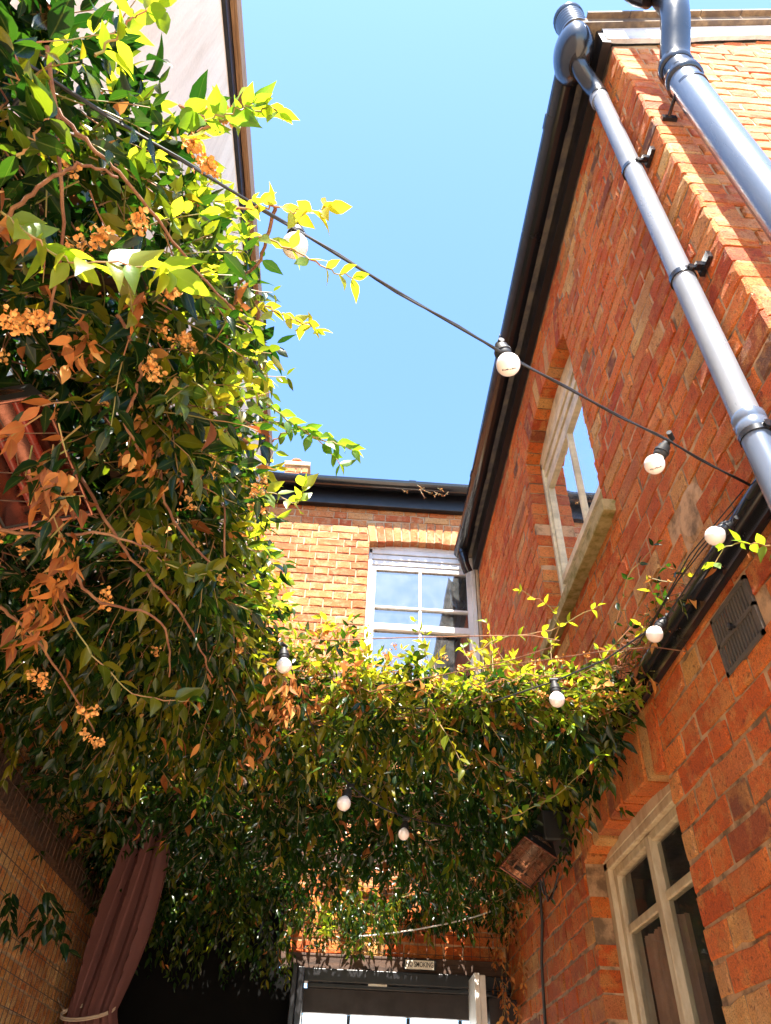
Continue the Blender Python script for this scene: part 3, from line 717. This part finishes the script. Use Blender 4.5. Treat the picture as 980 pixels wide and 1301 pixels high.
# ------------------------------------------------------------------ heaters
STEELP = plain('warm_steel', (.62, .42, .32), .25, metal=.95, scale=25, var=.3)
def heater(loc, along, face, L, W, label, wallpt, nbars, redw=True):
    """face: outward normal of the reflector mouth"""
    o = empty('patio_heater', loc, label, 'heater', 'infrared patio heaters')
    f = Vector(face).normalized(); a = Vector(along); a = (a-f*a.dot(f)).normalized(); b = f.cross(a); c = Vector(loc)
    def T(x, y, z): return c+a*x+b*y+f*z
    mb = MB()     # housing: tapered open box
    mouth = [(-L/2, -W/2), (L/2, -W/2), (L/2, W/2), (-L/2, W/2)]
    back = [(x*.92, y*.55) for x, y in mouth]
    vs = [T(x, y, 0) for x, y in mouth]+[T(x, y, -.075) for x, y in back]+[T(x*.965, y*.93, -.002) for x, y in mouth]
    mb.add(vs, [(0, 1, 5, 4), (1, 2, 6, 5), (2, 3, 7, 6), (3, 0, 4, 7), (4, 5, 6, 7), (0, 8, 9, 1), (1, 9, 10, 2), (2, 10, 11, 3), (3, 11, 8, 0)])
    mb.build('housing', HEATB, o, recalc=False)
    mb = MB(); K = 10; vs = []; fs = []      # parabolic trough
    for i in range(K+1):
        y = (i/K-.5)*.93; z = -.055+.21*y*y*1.15
        for x in (-.5, .5): vs.append(T(x*.965*L, y*W, z))
        if i: fs.append((2*i-2, 2*i-1, 2*i+1, 2*i))
    for x in (-.5, .5):
        e = [T(x*.964*L, (i/K-.5)*.93*W, -.055+.21*((i/K-.5)*.93)**2*1.15) for i in range(K+1)]
        k0 = len(vs); vs += e; fs.append(tuple(range(k0, k0+K+1)))
    mb.add(vs, fs); mb.build('reflector', STEEL if redw else STEELP, o, smooth=True, recalc=False)
    for k in range(nbars):
        y = ((k+.5)/nbars-.5)*W*.62
        mb = MB(); mb.tube([T(-L*.45, y, -.030), T(L*.45, y, -.030)], .0075 if redw else .004, sides=12); mb.build('heating_tube', REDM if redw else STEELP, o, smooth=True)
    mb = MB()
    rim = [T(x, y, .003) for x, y in mouth]
    for i in range(4): mb.tube([rim[i], rim[(i+1) % 4]], .0032, sides=8)
    mb.build('rim', STEEL, o, smooth=True)
    mb = MB()
    for x in [(-.5+(k+1)/4)*L for k in range(3)]:
        mb.tube([T(x-.01, -W/2, .003), T(x+.006, -W*.1, .008), T(x-.004, W*.15, .008), T(x+.01, W/2, .003)], .0011, sides=5)
    mb.tube([T(-L/2, 0, .009), T(-L*.2, W*.05, .011), T(L*.1, -W*.06, .009), T(L/2, W*.02, .008)], .0011, sides=5)
    mb.build('guard_wire', WIRE, o, smooth=True)
    mb = MB(); mb.tube([T(0, 0, -.07), T(0, 0, -.11), Vector(wallpt)], .010, sides=8); mb.box((wallpt[0]-.02, wallpt[1]-.03, wallpt[2]-.03), (wallpt[0]+.02, wallpt[1]+.03, wallpt[2]+.03)); mb.build('bracket', HEATB, o)
    return o
heater(ray(28, 592, 1.27), (.10, 1, 0.0), (.25, -.20, -1), .25, .16, 'long infrared heater with red tubes under the near climber at left', (-1.22, 1.15, 2.80), 2)
heater((.745, 3.12, 2.56), (-.25, .9, -.15), (-.45, -.45, -1), .22, .15, 'small black infrared heater on the right brick wall under the climber', (.93, 3.2, 2.66), 2, False)
mb = MB(); mb.box((.80, 3.02, 2.62), (.90, 3.30, 2.74)); mb.tube([(.90, 3.16, 2.68), (.945, 3.16, 2.68)], .02, sides=8)
tag(mb.build('junction_box', HEATB, bevel=.01), 'black box behind the small heater on the right wall', 'box')

# ------------------------------------------------------------------ pergola timbers
pg = empty('pergola', (-.7, 1.5, 2.8), 'dark timber pergola bars holding up the climber over the yard', 'pergola')
for y in (.78, 1.75, 2.35, 3.3, 4.3):
    mb = MB(); x1 = (-.40 if y < 1 else -.36) if y < 2.2 else .94; mb.box((-1.29, y-.022, 2.86), (x1, y+.022, 2.93)); mb.build('cross_beam', DWOOD, pg, bevel=.004)
for x in (-1.0, -.66):
    mb = MB(); mb.box((x-.02, .55, 2.932), (x+.02, 4.6, 2.975)); mb.build('long_beam', DWOOD, pg, bevel=.004)

# ------------------------------------------------------------------ curtain
ct = empty('curtain', (-.86, 3.45, 2.85), 'mauve brown canvas curtain tied with a cord at lower left', 'curtain')
mb = MB(); KU, KV = 120, 60; vs = []; fs = []
top, tie, bot = ray(206, 1000, 3.36), ray(112, 1284, 3.30), ray(100, 1420, 3.3)
for j in range(KV+1):
    t = j/KV*1.42
    if t <= 1: c = top.lerp(tie, t)
    else: c = tie.lerp(bot, (t-1)/.42)
    # width profile
    if t < 1: wd_ = .15+.13*math.sin(min(t/.62, 1)*math.pi/2) if t < .62 else .28-.06*((t-.62)/.38)**1.6
    else: wd_ = .22+.12*min(1, (t-1)/.25)
    amp = .030 if t < .75 else .030-.012*min(1, (t-.75)/.25)
    cx_ = c+Vector((.02*math.sin(t*2.2), 0, 0))
    for i in range(KU+1):
        s_ = i/KU-.5
        ph = s_*2*math.pi*2.7+.7*math.sin(t*2.2+s_*3)+.5
        dy = amp*2.1*(abs(math.sin(ph*.5))**.6*2-1+.28*math.sin(ph*2.3+t*2))+.012*math.sin(s_*42+t)*max(0, t-.72)/.3
        dx = .008*math.cos(ph*1.0)
        vs.append(cx_+Rv*(s_*wd_+dx)+Vector((0, 1, .1))*dy)
        if i and j: b_ = j*(KU+1)+i; fs.append((b_-KU-2, b_-KU-1, b_, b_-1))
mb.add(vs, fs); co = mb.build('cloth', CURT, ct, smooth=True, recalc=False)
sm = co.modifiers.new('thickness', 'SOLIDIFY'); sm.thickness = .002
mb = MB(); loop = []
for k in range(25):
    a = 2*math.pi*k/24; loop.append(tie+Rv*(.118*math.cos(a))+Fv*(.05*math.sin(a))+Vector((0, 0, .012*math.cos(a))))
mb.tube(loop, .0042, sides=8, caps=False); loop2 = [p+Vector((0, 0, -.008)) for p in loop]; mb.tube(loop2, .0036, sides=8, caps=False)
wl = ray(74, 1205, 3.6)
mb.tube([tie-Rv*.11, ray(70, 1262, 3.45), ray(63, 1235, 3.55), wl, ray(80, 1180, 3.7)], .004, sides=8)
mb.build('tie_cord', CORD, ct, smooth=True)

# ================================================================== CLIMBERS
def leaf_template(K=5):
    # unit leaf: length 1 along +x, width along y, folded & curved
    prof = [(0, 0), (.12, .12), (.32, .215), (.55, .195), (.80, .085), (1, 0)]
    v = [(0, 0, 0)]; uvw = [0.0]
    for (x, w_) in prof[1:-1]:
        for s_ in (-1, 0, 1):
            v.append((x, s_*w_, abs(s_)*w_*.32-.22*x*x)); uvw.append(abs(s_))
    v.append((1, 0, -.24)); uvw.append(0.0)
    f = [(0, 2, 1, 1), (0, 3, 2, 2)]
    for r in range(3):
        b = 1+3*r
        f += [(b, b+1, b+4, b+3), (b+1, b+2, b+5, b+4)]
    b = 10; f += [(b, b+1, 13, 13), (b+1, b+2, 13, 13)]
    return np.array(v), f, np.array(uvw)
LT, LF, LW = leaf_template()
class Leaves:
    def __init__(s): s.p = []; s.x = []; s.n = []; s.s = []; s.w = []; s.c = []
    def add(s, p, d, n, size, wf=1.0, c=None):
        s.p.append(tuple(p)); s.x.append(tuple(d)); s.n.append(tuple(n)); s.s.append(size); s.w.append(wf); s.c.append(random.random() if c is None else c)
    def build(s, name, mat, parent, curl=1.0):
        N = len(s.p)
        if not N: return
        P = np.array(s.p); X = np.array(s.x); X /= np.linalg.norm(X, axis=1)[:, None]+1e-9
        Z = np.array(s.n); Z = Z-X*(Z*X).sum(1)[:, None]; Z /= np.linalg.norm(Z, axis=1)[:, None]+1e-9
        Y = np.cross(Z, X); sz = np.array(s.s)[:, None]; wf = np.array(s.w)[:, None]
        off = Vector((0, 0, 0)); q = parent
        while q is not None: off += q.location; q = q.parent
        P = P-np.array(off)
        V = np.empty((N, len(LT), 3)); crl = rng.uniform(.2, 1.8, (N, 1))*curl
        tw = rng.normal(0, .25, (N, 1))*curl
        for i, (x, y, z) in enumerate(LT):
            yy = y*wf+0; zz = z*crl+tw*x*y*2
            V[:, i, :] = P+sz*(X*x+Y*yy+Z*zz)
        nv = len(LT)
        me = bpy.data.meshes.new(name)
        loops = []; starts = []; k = 0
        tri = []
        for f in LF:
            u = []
            for a in f:
                if a not in u: u.append(a)
            tri.append(u)
        lt = sum(len(u) for u in tri)
        base = (np.arange(N)*nv)[:, None]
        li = (base+np.array([a for u in tri for a in u])[None, :]).ravel()
        cnt = np.array([len(u) for u in tri]); st = np.concatenate([[0], np.cumsum(cnt)[:-1]])
        ls = ((np.arange(N)*lt)[:, None]+st[None, :]).ravel()
        me.vertices.add(N*nv); me.vertices.foreach_set('co', V.ravel())
        me.loops.add(len(li)); me.loops.foreach_set('vertex_index', li.astype(np.int32))
        me.polygons.add(len(ls)); me.polygons.foreach_set('loop_start', ls.astype(np.int32))
        me.update(calc_edges=True)
        me.polygons.foreach_set('use_smooth', [True]*len(ls))
        ca = me.color_attributes.new('lf', 'FLOAT_COLOR', 'POINT')
        cd = np.ones((N, nv, 4)); cd[:, :, 0] = np.array(s.c)[:, None]; cd[:, :, 1] = LW[None, :]
        ca.data.foreach_set('color', cd.ravel())
        me.materials.append(mat); me.update()
        o = bpy.data.objects.new(name, me); COL.objects.link(o); o.parent = parent
        return o
def rv(s=1.0): return Vector((random.gauss(0, s), random.gauss(0, s), random.gauss(0, s)))
class Plant:
    def __init__(s, name, loc, label):
        s.o = empty(name, loc, label, 'climber'); s.green = Leaves(); s.young = Leaves(); s.dead = Leaves(); s.fl = MB(); s.st = MB(); s.bark = MB()
    def twig(s, p, d, L, size, kind='green', sag=.5, step=.028, r=.0013, stem=True, tone=None, flop=.9):
        p = Vector(p); d = Vector(d).normalized(); k = max(2, int(L/step)); pts = [p.copy()]
        side = d.orthogonal().normalized(); side.rotate(Matrix.Rotation(random.uniform(0, 6.28), 3, d))
        base = random.random() if tone is None else tone
        for i in range(k):
            d = (d+Vector((0, 0, -sag*.12))+rv(.09)).normalized(); p = p+d*step; pts.append(p.copy())
            side = side-d*side.dot(d); side.normalize()
            side.rotate(Matrix.Rotation(R(90)+random.gauss(0, .25), 3, d))
            for sg_ in (1, -1):
                if random.random() < .08: continue
                ld = (side*sg_*.9+d*.75+Vector((0, 0, -.38*flop))+rv(.14)).normalized()
                nrm = (Vector((0, 0, 1))*.9+d*-.25+rv(.45))
                z = size*random.uniform(.55, 1.2)*(1-.35*i/k)
                tgt = {'green': s.green, 'young': s.young, 'dead': s.dead}[kind]
                if kind == 'green' and random.random() < .03: tgt = s.dead
                tgt.add(p+ld*.004, ld, nrm, z, random.uniform(.62, 1.05), min(1, max(0, base*.7+random.random()*.35)))
        if kind == 'young':
            s.young.add(p, d, Vector((0, 0, 1))+rv(.4), size*.6, .8, base)
        if stem: s.st.tube(pts, [r*(1.2-.7*i/len(pts)) for i in range(len(pts))], sides=4, caps=False)
        return pts
    def flower(s, p, rad=.022, n=26):
        p = Vector(p)
        for i in range(n):
            q = p+rv(rad*.55); d = rv().normalized(); e = d.orthogonal().normalized(); f = d.cross(e)
            z = random.uniform(.0028, .0055)
            vs = [q+d*z*.2]
            for k in range(5):
                a = 2*math.pi*k/5+random.random()*.4; vs += [q+(e*math.cos(a)+f*math.sin(a))*z+d*z*.5]
            s.fl.add(vs, [(0, 1, 2), (0, 2, 3), (0, 3, 4), (0, 4, 5), (0, 5, 1)])
            if i % 4 == 0: s.st.tube([p, q], .0006, sides=3, caps=False)
    def done(s):
        s.green.build('foliage', LEAF, s.o); s.young.build('sun_tinted_shoots', SUN_TINTED, s.o); s.dead.build('withered_leaves', DEAD, s.o)
        if s.fl.v: s.fl.build('blossom', FLOWER, s.o, recalc=False)
        s.st.build('twigs', STEMG, s.o, smooth=True, recalc=False)
        if s.bark.v: s.bark.build('stem', CREEP, s.o, smooth=True, recalc=False)
def curve(pts, k=6, wob=.012):
    pts = [Vector(p) for p in pts]; out = []
    P = [pts[0]]+pts+[pts[-1]]
    for i in range(1, len(P)-2):
        for t in range(k):
            u = t/k; a, b, c, d = P[i-1], P[i], P[i+1], P[i+2]
            out.append(.5*((2*b)+(-a+c)*u+(2*a-5*b+4*c-d)*u*u+(-a+3*b-3*c+d)*u**3)+rv(wob))
    out.append(pts[-1]); return out
def nz(x, y, z=0, f=2.0): return noise.noise(Vector((x*f, y*f, z*f)))

# --- near climber, left
A = Plant('climbing_vine', (-1.2, 1.2, 2.6), 'near climber with large glossy leaves and dried blossom filling the left side')
def edgeL(y):    # ragged right hand edge of the left mass
    Y = [-.3, .25, .45, .6, .75, .9, 1.1, 1.35, 1.7, 2.0, 2.6]; X = [-.56, -.52, -.47, -.40, -.33, -.315, -.335, -.345, -.33, -.33, -.33]
    return float(np.interp(y, Y, X))+.018*math.sin(y*23)
cnt = 0
while cnt < 1250:
    y = random.uniform(-.1, 2.35); x = random.uniform(-1.28, edgeL(y)-.03); 
    lo = 2.66+.05*nz(x, y, 0, 3)
    z = lo+abs(random.gauss(0, .15)); z = min(z, 3.12)
    if x < -.52 and .75 < y < 1.5 and z < 2.80: continue
    if nz(x, y, 5, 2.2) < -.32 and z < 2.8: continue
    d = Vector((random.gauss(.2, 1), random.gauss(0, 1), random.gauss(-.25, .5)))
    A.twig((x, y, z), d, random.uniform(.12, .26), .068, 'green', sag=.7, step=.034, tone=(random.random()*.45 if x < -.6 else random.choice((0, .1, .2, .35, .8, 1.0, 1.1)))); cnt += 1  # far left leaves toned darker as painted shade, yellow tones elsewhere imitate sun
for i in range(260):        # lit rim, sunlight painted in by lighter yellow leaves
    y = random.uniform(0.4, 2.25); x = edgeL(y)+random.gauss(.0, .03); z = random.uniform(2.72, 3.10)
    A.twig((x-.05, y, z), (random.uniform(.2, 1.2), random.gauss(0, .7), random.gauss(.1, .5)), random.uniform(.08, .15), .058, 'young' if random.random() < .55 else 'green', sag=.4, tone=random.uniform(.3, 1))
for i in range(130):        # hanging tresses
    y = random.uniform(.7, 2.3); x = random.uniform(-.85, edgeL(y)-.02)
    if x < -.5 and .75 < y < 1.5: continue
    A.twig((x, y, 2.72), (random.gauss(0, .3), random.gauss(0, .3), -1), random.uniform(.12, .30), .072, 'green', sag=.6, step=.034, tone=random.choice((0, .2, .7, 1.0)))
for i in range(900):        # dense upper layer added to block sun, shade painted in by darkest tones
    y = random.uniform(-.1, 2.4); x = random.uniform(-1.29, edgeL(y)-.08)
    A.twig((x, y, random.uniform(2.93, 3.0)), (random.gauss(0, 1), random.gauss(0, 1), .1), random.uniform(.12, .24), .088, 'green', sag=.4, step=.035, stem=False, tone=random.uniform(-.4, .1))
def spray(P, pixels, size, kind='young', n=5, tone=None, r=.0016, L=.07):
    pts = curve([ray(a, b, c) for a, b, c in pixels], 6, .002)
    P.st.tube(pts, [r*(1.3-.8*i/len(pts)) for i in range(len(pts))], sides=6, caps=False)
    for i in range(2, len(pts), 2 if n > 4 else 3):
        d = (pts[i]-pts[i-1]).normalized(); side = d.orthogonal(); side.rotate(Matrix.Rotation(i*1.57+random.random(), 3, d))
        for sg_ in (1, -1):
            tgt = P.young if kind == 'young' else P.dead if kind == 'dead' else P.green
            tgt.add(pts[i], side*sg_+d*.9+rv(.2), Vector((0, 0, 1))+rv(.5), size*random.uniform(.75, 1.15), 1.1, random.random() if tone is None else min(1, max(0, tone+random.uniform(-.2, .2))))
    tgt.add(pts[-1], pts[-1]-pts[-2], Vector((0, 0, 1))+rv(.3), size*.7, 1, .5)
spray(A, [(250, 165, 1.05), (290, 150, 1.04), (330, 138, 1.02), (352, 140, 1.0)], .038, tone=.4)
spray(A, [(225, 130, 1.0), (262, 150, 1.0), (300, 140, 1.0), (322, 130, 1.0)], .046, tone=.2)
spray(A, [(300, 265, 1.15), (345, 262, 1.12), (385, 268, 1.1), (415, 264, 1.1)], .042, tone=.8)
spray(A, [(330, 300, 1.2), (380, 320, 1.18), (420, 345, 1.16), (452, 352, 1.16)], .036, tone=.6, n=3)
spray(A, [(330, 385, 1.35), (360, 400, 1.33), (385, 410, 1.32), (402, 418, 1.32)], .034, tone=.7)
spray(A, [(325, 500, 1.6), (355, 525, 1.6), (385, 548, 1.6), (415, 560, 1.6), (448, 572, 1.6)], .042, tone=.05, r=.002)
spray(A, [(345, 560, 1.65), (372, 545, 1.62), (395, 552, 1.6), (432, 590, 1.6)], .040, tone=.0)
spray(A, [(300, 640, 1.75), (340, 625, 1.75), (375, 640, 1.72), (386, 618, 1.7)], .050, tone=.6)
spray(A, [(120, 70, .95), (150, 40, .95), (172, 20, .95), (200, 8, .95)], .045, tone=.5, n=3)
spray(A, [(20, 200, .88), (35, 180, .88), (50, 160, .88), (62, 150, .88)], .05, kind='green', tone=.6)
spray(A, [(60, 180, .9), (40, 140, .88), (20, 90, .87), (10, 40, .86)], .05, kind='green')
spray(A, [(0, 270, .95), (40, 300, .95), (90, 330, .95), (160, 335, .95), (215, 345, .95)], .055, tone=.55)
spray(A, [(60, 730, 1.5), (110, 820, 1.5), (170, 880, 1.5), (240, 890, 1.5)], .055, kind='green', tone=.9)
spray(A, [(150, 640, 1.5), (190, 700, 1.45), (240, 730, 1.45), (270, 725, 1.45)], .055, kind='green', tone=.95)
for k in range(12):        # leaves crowding over the heater mouth
    A.twig(ray(78+random.gauss(0, 16), 580+random.gauss(0, 50), 1.16+random.gauss(0, .03)), (random.gauss(-.2, .5), random.gauss(0, .4), -.8), .08, .055, 'green' if k % 3 else 'dead', sag=.4, tone=random.random()*.5)
# withered bunches, some hanging under the heater
for (px, py, d, k) in [(75, 610, 1.2, 7), (85, 640, 1.25, 8), (80, 700, 1.3, 9), (65, 740, 1.35, 10), (50, 780, 1.4, 9), (30, 790, 1.4, 5), (110, 430, 1.15, 5), (170, 570, 1.35, 8),
                       (190, 540, 1.4, 6), (250, 540, 1.5, 4), (10, 270, 1.0, 4), (30, 300, 1.05, 4), (70, 600, 1.15, 6), (330, 930, 2.3, 14), (350, 890, 2.2, 12), (370, 870, 2.2, 12), (200, 600, 1.5, 5), (185, 385, 1.2, 4), (90, 445, 1.15, 5)]:
    for j in range(k):
        c = ray(px+random.gauss(0, 14), py+random.gauss(0, 16), d+random.gauss(0, .04))
        for q in range(3):
            A.dead.add(c+rv(.006), Vector((random.gauss(0, .5), random.gauss(0, .5), -1)), rv(), random.uniform(.022, .052), random.uniform(.35, 1.1))
for i in range(120):
    y = random.uniform(.1, 2.2); x = random.uniform(-1.1, edgeL(y)+.02)
    A.flower((x, y, random.uniform(2.60, 2.74)), random.uniform(.010, .018), random.randint(10, 24))
for (px, py, d) in [(245, 190, 1.05), (262, 205, 1.08), (285, 150, 1.05), (15, 412, 1.0), (30, 400, 1.02), (50, 408, 1.02), (215, 370, 1.15), (232, 435, 1.3), (190, 460, 1.25), (255, 440, 1.4), (130, 770, 1.5), (50, 860, 1.5),
                    (110, 905, 1.6), (120, 940, 1.7), (270, 590, 1.6), (330, 620, 1.7), (320, 640, 1.7), (265, 600, 1.6), (130, 300, 1.05), (180, 280, 1.05), (300, 760, 2.0)]:
    for k in range(3): A.flower(ray(px+random.gauss(0, 6), py+random.gauss(0, 6), d), .011, 20)
for pth in [[(-20, 20, 1.0), (30, 90, .98), (90, 160, .98), (160, 230, 1.02), (240, 330, 1.15), (320, 420, 1.35)], [(-10, 300, 1.0), (40, 245, .98), (100, 210, .98), (150, 225, 1.0)],
            [(100, 600, 1.4), (160, 700, 1.45), (230, 780, 1.6), (270, 860, 1.8)], [(-10, 672, 1.3), (60, 680, 1.3), (130, 678, 1.32), (200, 700, 1.4)], [(200, 560, 1.5), (215, 650, 1.5), (280, 720, 1.6), (285, 640, 1.6)],
            [(350, 260, 1.3), (330, 330, 1.35), (300, 370, 1.4), (285, 450, 1.5)], [(80, 700, 1.4), (120, 760, 1.45), (205, 790, 1.5), (215, 860, 1.6)], [(60, 60, 1.0), (80, 260, 1.05), (60, 420, 1.1)], [(0, 770, 1.5), (60, 830, 1.6), (120, 930, 1.8)],
            [(150, 400, 1.2), (180, 470, 1.25), (160, 540, 1.3), (200, 600, 1.4)]]:
    pts = curve([ray(*q) for q in pth], 8, .0016); n_ = len(pts)
    A.bark.tube(pts, [.0036*(1-.5*i/n_) for i in range(n_)], sides=7)
for i in range(60):
    y = random.uniform(0, 1.9); x = random.uniform(-1.2, -.6)
    pts = curve([(x, y, 2.8), (x+random.gauss(0, .12), y+.15, 2.72), (x+random.gauss(0, .2), y+.35, 2.75), (x+random.gauss(0, .2), y+.5, 2.85)], 5, .006)
    A.bark.tube(pts, .0018, sides=5)
A.bark.tube(curve([(-1.22, .4, 0), (-1.2, .42, 1.0), (-1.22, .38, 2.0), (-1.15, .5, 2.8)], 6, .01), .016, sides=8)
A.done()

# ---
B = Plant('climbing_vine', (.2, 3.3, 2.7), 'far climber forming a leafy roof from wall to wall above the doorway')
def gap(x, y, z=2.8):      # a thin spot near the doorway where the sun gets through
    return (x-.02)**2/.42**2+(y-(4.38-(z-2.6)*.554))**2/.33**2 < 1
cnt = 0
while cnt < 2000:
    y = random.uniform(2.12, 4.66); x = random.uniform(-1.25, .93)
    lo = 2.70+.05*nz(x, y, 0, 3)-.05*max(0, y-4)
    if nz(x, y, 9, 2.4) < -.36 and random.random() < .7: continue
    z = min(lo+abs(random.gauss(0, .13)), 3.03)
    if y < 2.7: z = min(z, 2.82+.06*nz(x, y, 1, 4)+.02*random.random())
    if gap(x, y, z): continue
    if x > .88 and y < 2.4: continue
    d = Vector((random.gauss(0, 1), random.gauss(0, 1), random.gauss(-.3, .5)))
    B.twig((x, y, z), d, random.uniform(.10, .24), .068, 'green', sag=.7, stem=random.random() < .6, tone=(random.random()*.4 if y > 2.9 and random.random() < .8 else random.choice((0, .2, .6, .9, 1.1)))); cnt += 1  # underside leaves beyond the rim toned darker, shade painted into the colour
for i in range(1180):        # dense top leaves added to keep sun off the underside, toned darkest as shade
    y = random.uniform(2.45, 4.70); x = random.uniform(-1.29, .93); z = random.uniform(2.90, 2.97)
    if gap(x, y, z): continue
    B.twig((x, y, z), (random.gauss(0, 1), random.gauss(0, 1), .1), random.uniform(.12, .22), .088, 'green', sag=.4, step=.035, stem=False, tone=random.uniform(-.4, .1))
for i in range(620):       # sunlit front rim and top growth, sun put into the yellower leaf colour
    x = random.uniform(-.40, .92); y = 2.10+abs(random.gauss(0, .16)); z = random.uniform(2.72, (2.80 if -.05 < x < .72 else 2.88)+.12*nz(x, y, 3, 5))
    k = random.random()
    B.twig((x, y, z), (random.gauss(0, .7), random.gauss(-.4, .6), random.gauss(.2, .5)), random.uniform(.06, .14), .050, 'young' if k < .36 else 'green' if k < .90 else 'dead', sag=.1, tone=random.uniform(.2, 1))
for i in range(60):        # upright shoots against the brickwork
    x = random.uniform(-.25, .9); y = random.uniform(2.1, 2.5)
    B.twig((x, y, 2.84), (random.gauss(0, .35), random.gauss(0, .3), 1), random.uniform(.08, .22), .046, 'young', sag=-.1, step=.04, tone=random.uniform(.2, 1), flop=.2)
for i in range(300):       # curtain of leaves on the dark panel, lower left of the doorway
    x = random.uniform(-1.2, .30); y = random.uniform(4.1, 4.6); zt = 2.75-(.30*random.random() if x < -.25 else .12*random.random())
    B.twig((x, y, zt), (random.gauss(0, .5), random.gauss(0, .4), -1), random.uniform(.08, .2), .055, 'green', sag=.5, stem=False)
for i in range(60):        # bunch by the gap, sunshine put into the colour of half its twigs
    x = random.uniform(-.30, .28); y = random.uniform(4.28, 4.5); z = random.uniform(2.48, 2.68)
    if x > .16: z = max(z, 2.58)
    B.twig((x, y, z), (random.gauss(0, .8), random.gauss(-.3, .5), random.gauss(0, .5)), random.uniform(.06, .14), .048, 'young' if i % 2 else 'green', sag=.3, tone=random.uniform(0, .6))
for i in range(150):       # right side, over the small heater
    x = random.uniform(.55, .92); y = random.uniform(3.2, 4.5); z = random.uniform(2.62, 2.85)
    B.twig((x, y, z), (random.gauss(0, .7), random.gauss(0, .7), random.gauss(-.4, .4)), random.uniform(.07, .16), .045, 'green' if random.random() < .8 else 'dead', sag=.5)
for i in range(70):        # withered strands down the right corner
    x = random.uniform(.84, .93); y = random.uniform(4.15, 4.6); z = random.uniform(2.15, 2.75)
    B.twig((x, y, z), (random.gauss(0, .3), random.gauss(0, .3), -1), random.uniform(.05, .12), .035, 'dead', sag=.5)
for (px, py, d, k) in [(590, 890, 2.45, 8), (560, 910, 2.5, 8), (620, 880, 2.45, 6), (600, 940, 2.5, 3), (820, 850, 2.3, 5), (815, 870, 2.3, 4), (830, 825, 2.25, 4), (880, 770, 2.05, 2), (905, 775, 2.0, 2), (915, 720, 1.9, 2),
                       (330, 950, 2.5, 12), (300, 900, 2.5, 9), (340, 1000, 2.8, 6), (800, 880, 2.3, 3), (355, 905, 2.45, 16), (385, 890, 2.4, 12), (640, 860, 2.4, 5)]:
    for j in range(k):
        c = ray(px+random.gauss(0, 9), py+random.gauss(0, 9), d+random.gauss(0, .05))
        for q in range(2): B.dead.add(c+rv(.006), Vector((random.gauss(0, .6), random.gauss(0, .5), -.8)), rv(), random.uniform(.022, .052), random.uniform(.35, 1.1))
for i in range(34):        # straggling growth along the wall pipe
    y = random.uniform(1.55, 2.25)
    B.twig((.90+random.uniform(-.03, .03), y, 2.84+random.uniform(-.03, .05)), (random.gauss(-.4, .5), random.gauss(-.3, .6), random.gauss(.1, .6)), random.uniform(.06, .14), .040, random.choice(('dead', 'green', 'green', 'young')), sag=.4, tone=random.random())
for i in range(10):
    y = random.uniform(1.6, 2.1); pts = curve([(.90, y, 2.85), (.88, y+.1, 2.88), (.86, y+.22, 2.84), (.84, y+.32, 2.88)], 5, .008); B.bark.tube(pts, .0016, sides=5)
spray(B, [(1000, 694, 1.55), (965, 693, 1.55), (935, 690, 1.58), (905, 716, 1.6)], .036, tone=.3, n=3)
spray(B, [(820, 780, 2.2), (850, 765, 2.15), (880, 760, 2.1), (900, 775, 2.08)], .038, kind='dead', n=3)
spray(B, [(780, 800, 2.3), (790, 770, 2.3), (800, 730, 2.3), (835, 690, 2.3)], .032, kind='green', tone=.2, n=3)
spray(B, [(770, 830, 2.3), (810, 790, 2.3), (850, 760, 2.3), (835, 740, 2.3)], .034, kind='green', tone=.1, n=3)
spray(B, [(640, 1040, 2.4), (680, 1025, 2.35), (720, 1000, 2.3), (760, 960, 2.3)], .042, tone=.3, n=5)
spray(B, [(700, 830, 2.3), (710, 790, 2.3), (690, 765, 2.3), (660, 750, 2.3)], .032, tone=.7, n=4)
spray(B, [(600, 830, 2.3), (640, 810, 2.3), (700, 800, 2.3), (760, 770, 2.3)], .036, tone=.5, n=4)
for i in range(260):
    x = random.uniform(-.38, .9); y = random.uniform(2.05, 2.55)
    B.flower((x, y, random.uniform(2.74, 2.92)), random.uniform(.010, .018), random.randint(8, 18))
for i in range(90):
    y = random.uniform(2.1, 4.3); x = random.uniform(-1.1, .8)
    pts = curve([(x, y, 2.78), (x+random.gauss(0, .25), y+random.gauss(0, .2), 2.72), (x+random.gauss(0, .3), y+random.gauss(0, .3), 2.76), (x+random.gauss(0, .4), y+random.gauss(0, .3), 2.86)], 5, .006)
    B.bark.tube(pts, .0018, sides=5)
B.bark.tube(curve([(-1.2, 4.6, 0), (-1.18, 4.58, 1.0), (-1.2, 4.6, 2.0), (-1.1, 4.5, 2.8)], 6, .01), .016, sides=8)
B.done()
# small spray hanging before the left wall
C_ = Plant('trailing_vine', ray(40, 1150, 2.9), 'dark trailing sprig hanging in front of the mesh wall at far left')
for k in range(7):
    C_.twig(ray(20+random.uniform(-20, 45), 1120+random.uniform(0, 50), 2.6+random.uniform(-.1, .1)), (random.gauss(.2, .5), random.gauss(0, .4), -1), .16, .075, 'green', sag=.4, tone=0)
C_.done()
# dry wisps on the back gutter
D_ = Plant('withered_weed', (.45, 4.55, 6.1), 'dry orange weed dangling on the gutter of the back house')
for k in range(9):
    D_.twig((.28+random.uniform(0, .42), 4.54, 6.06+random.uniform(-.08, .03)), (random.gauss(0, .6), -.2, random.gauss(-.3, .5)), random.uniform(.05, .12), .022, 'dead', sag=.3)
D_.done()
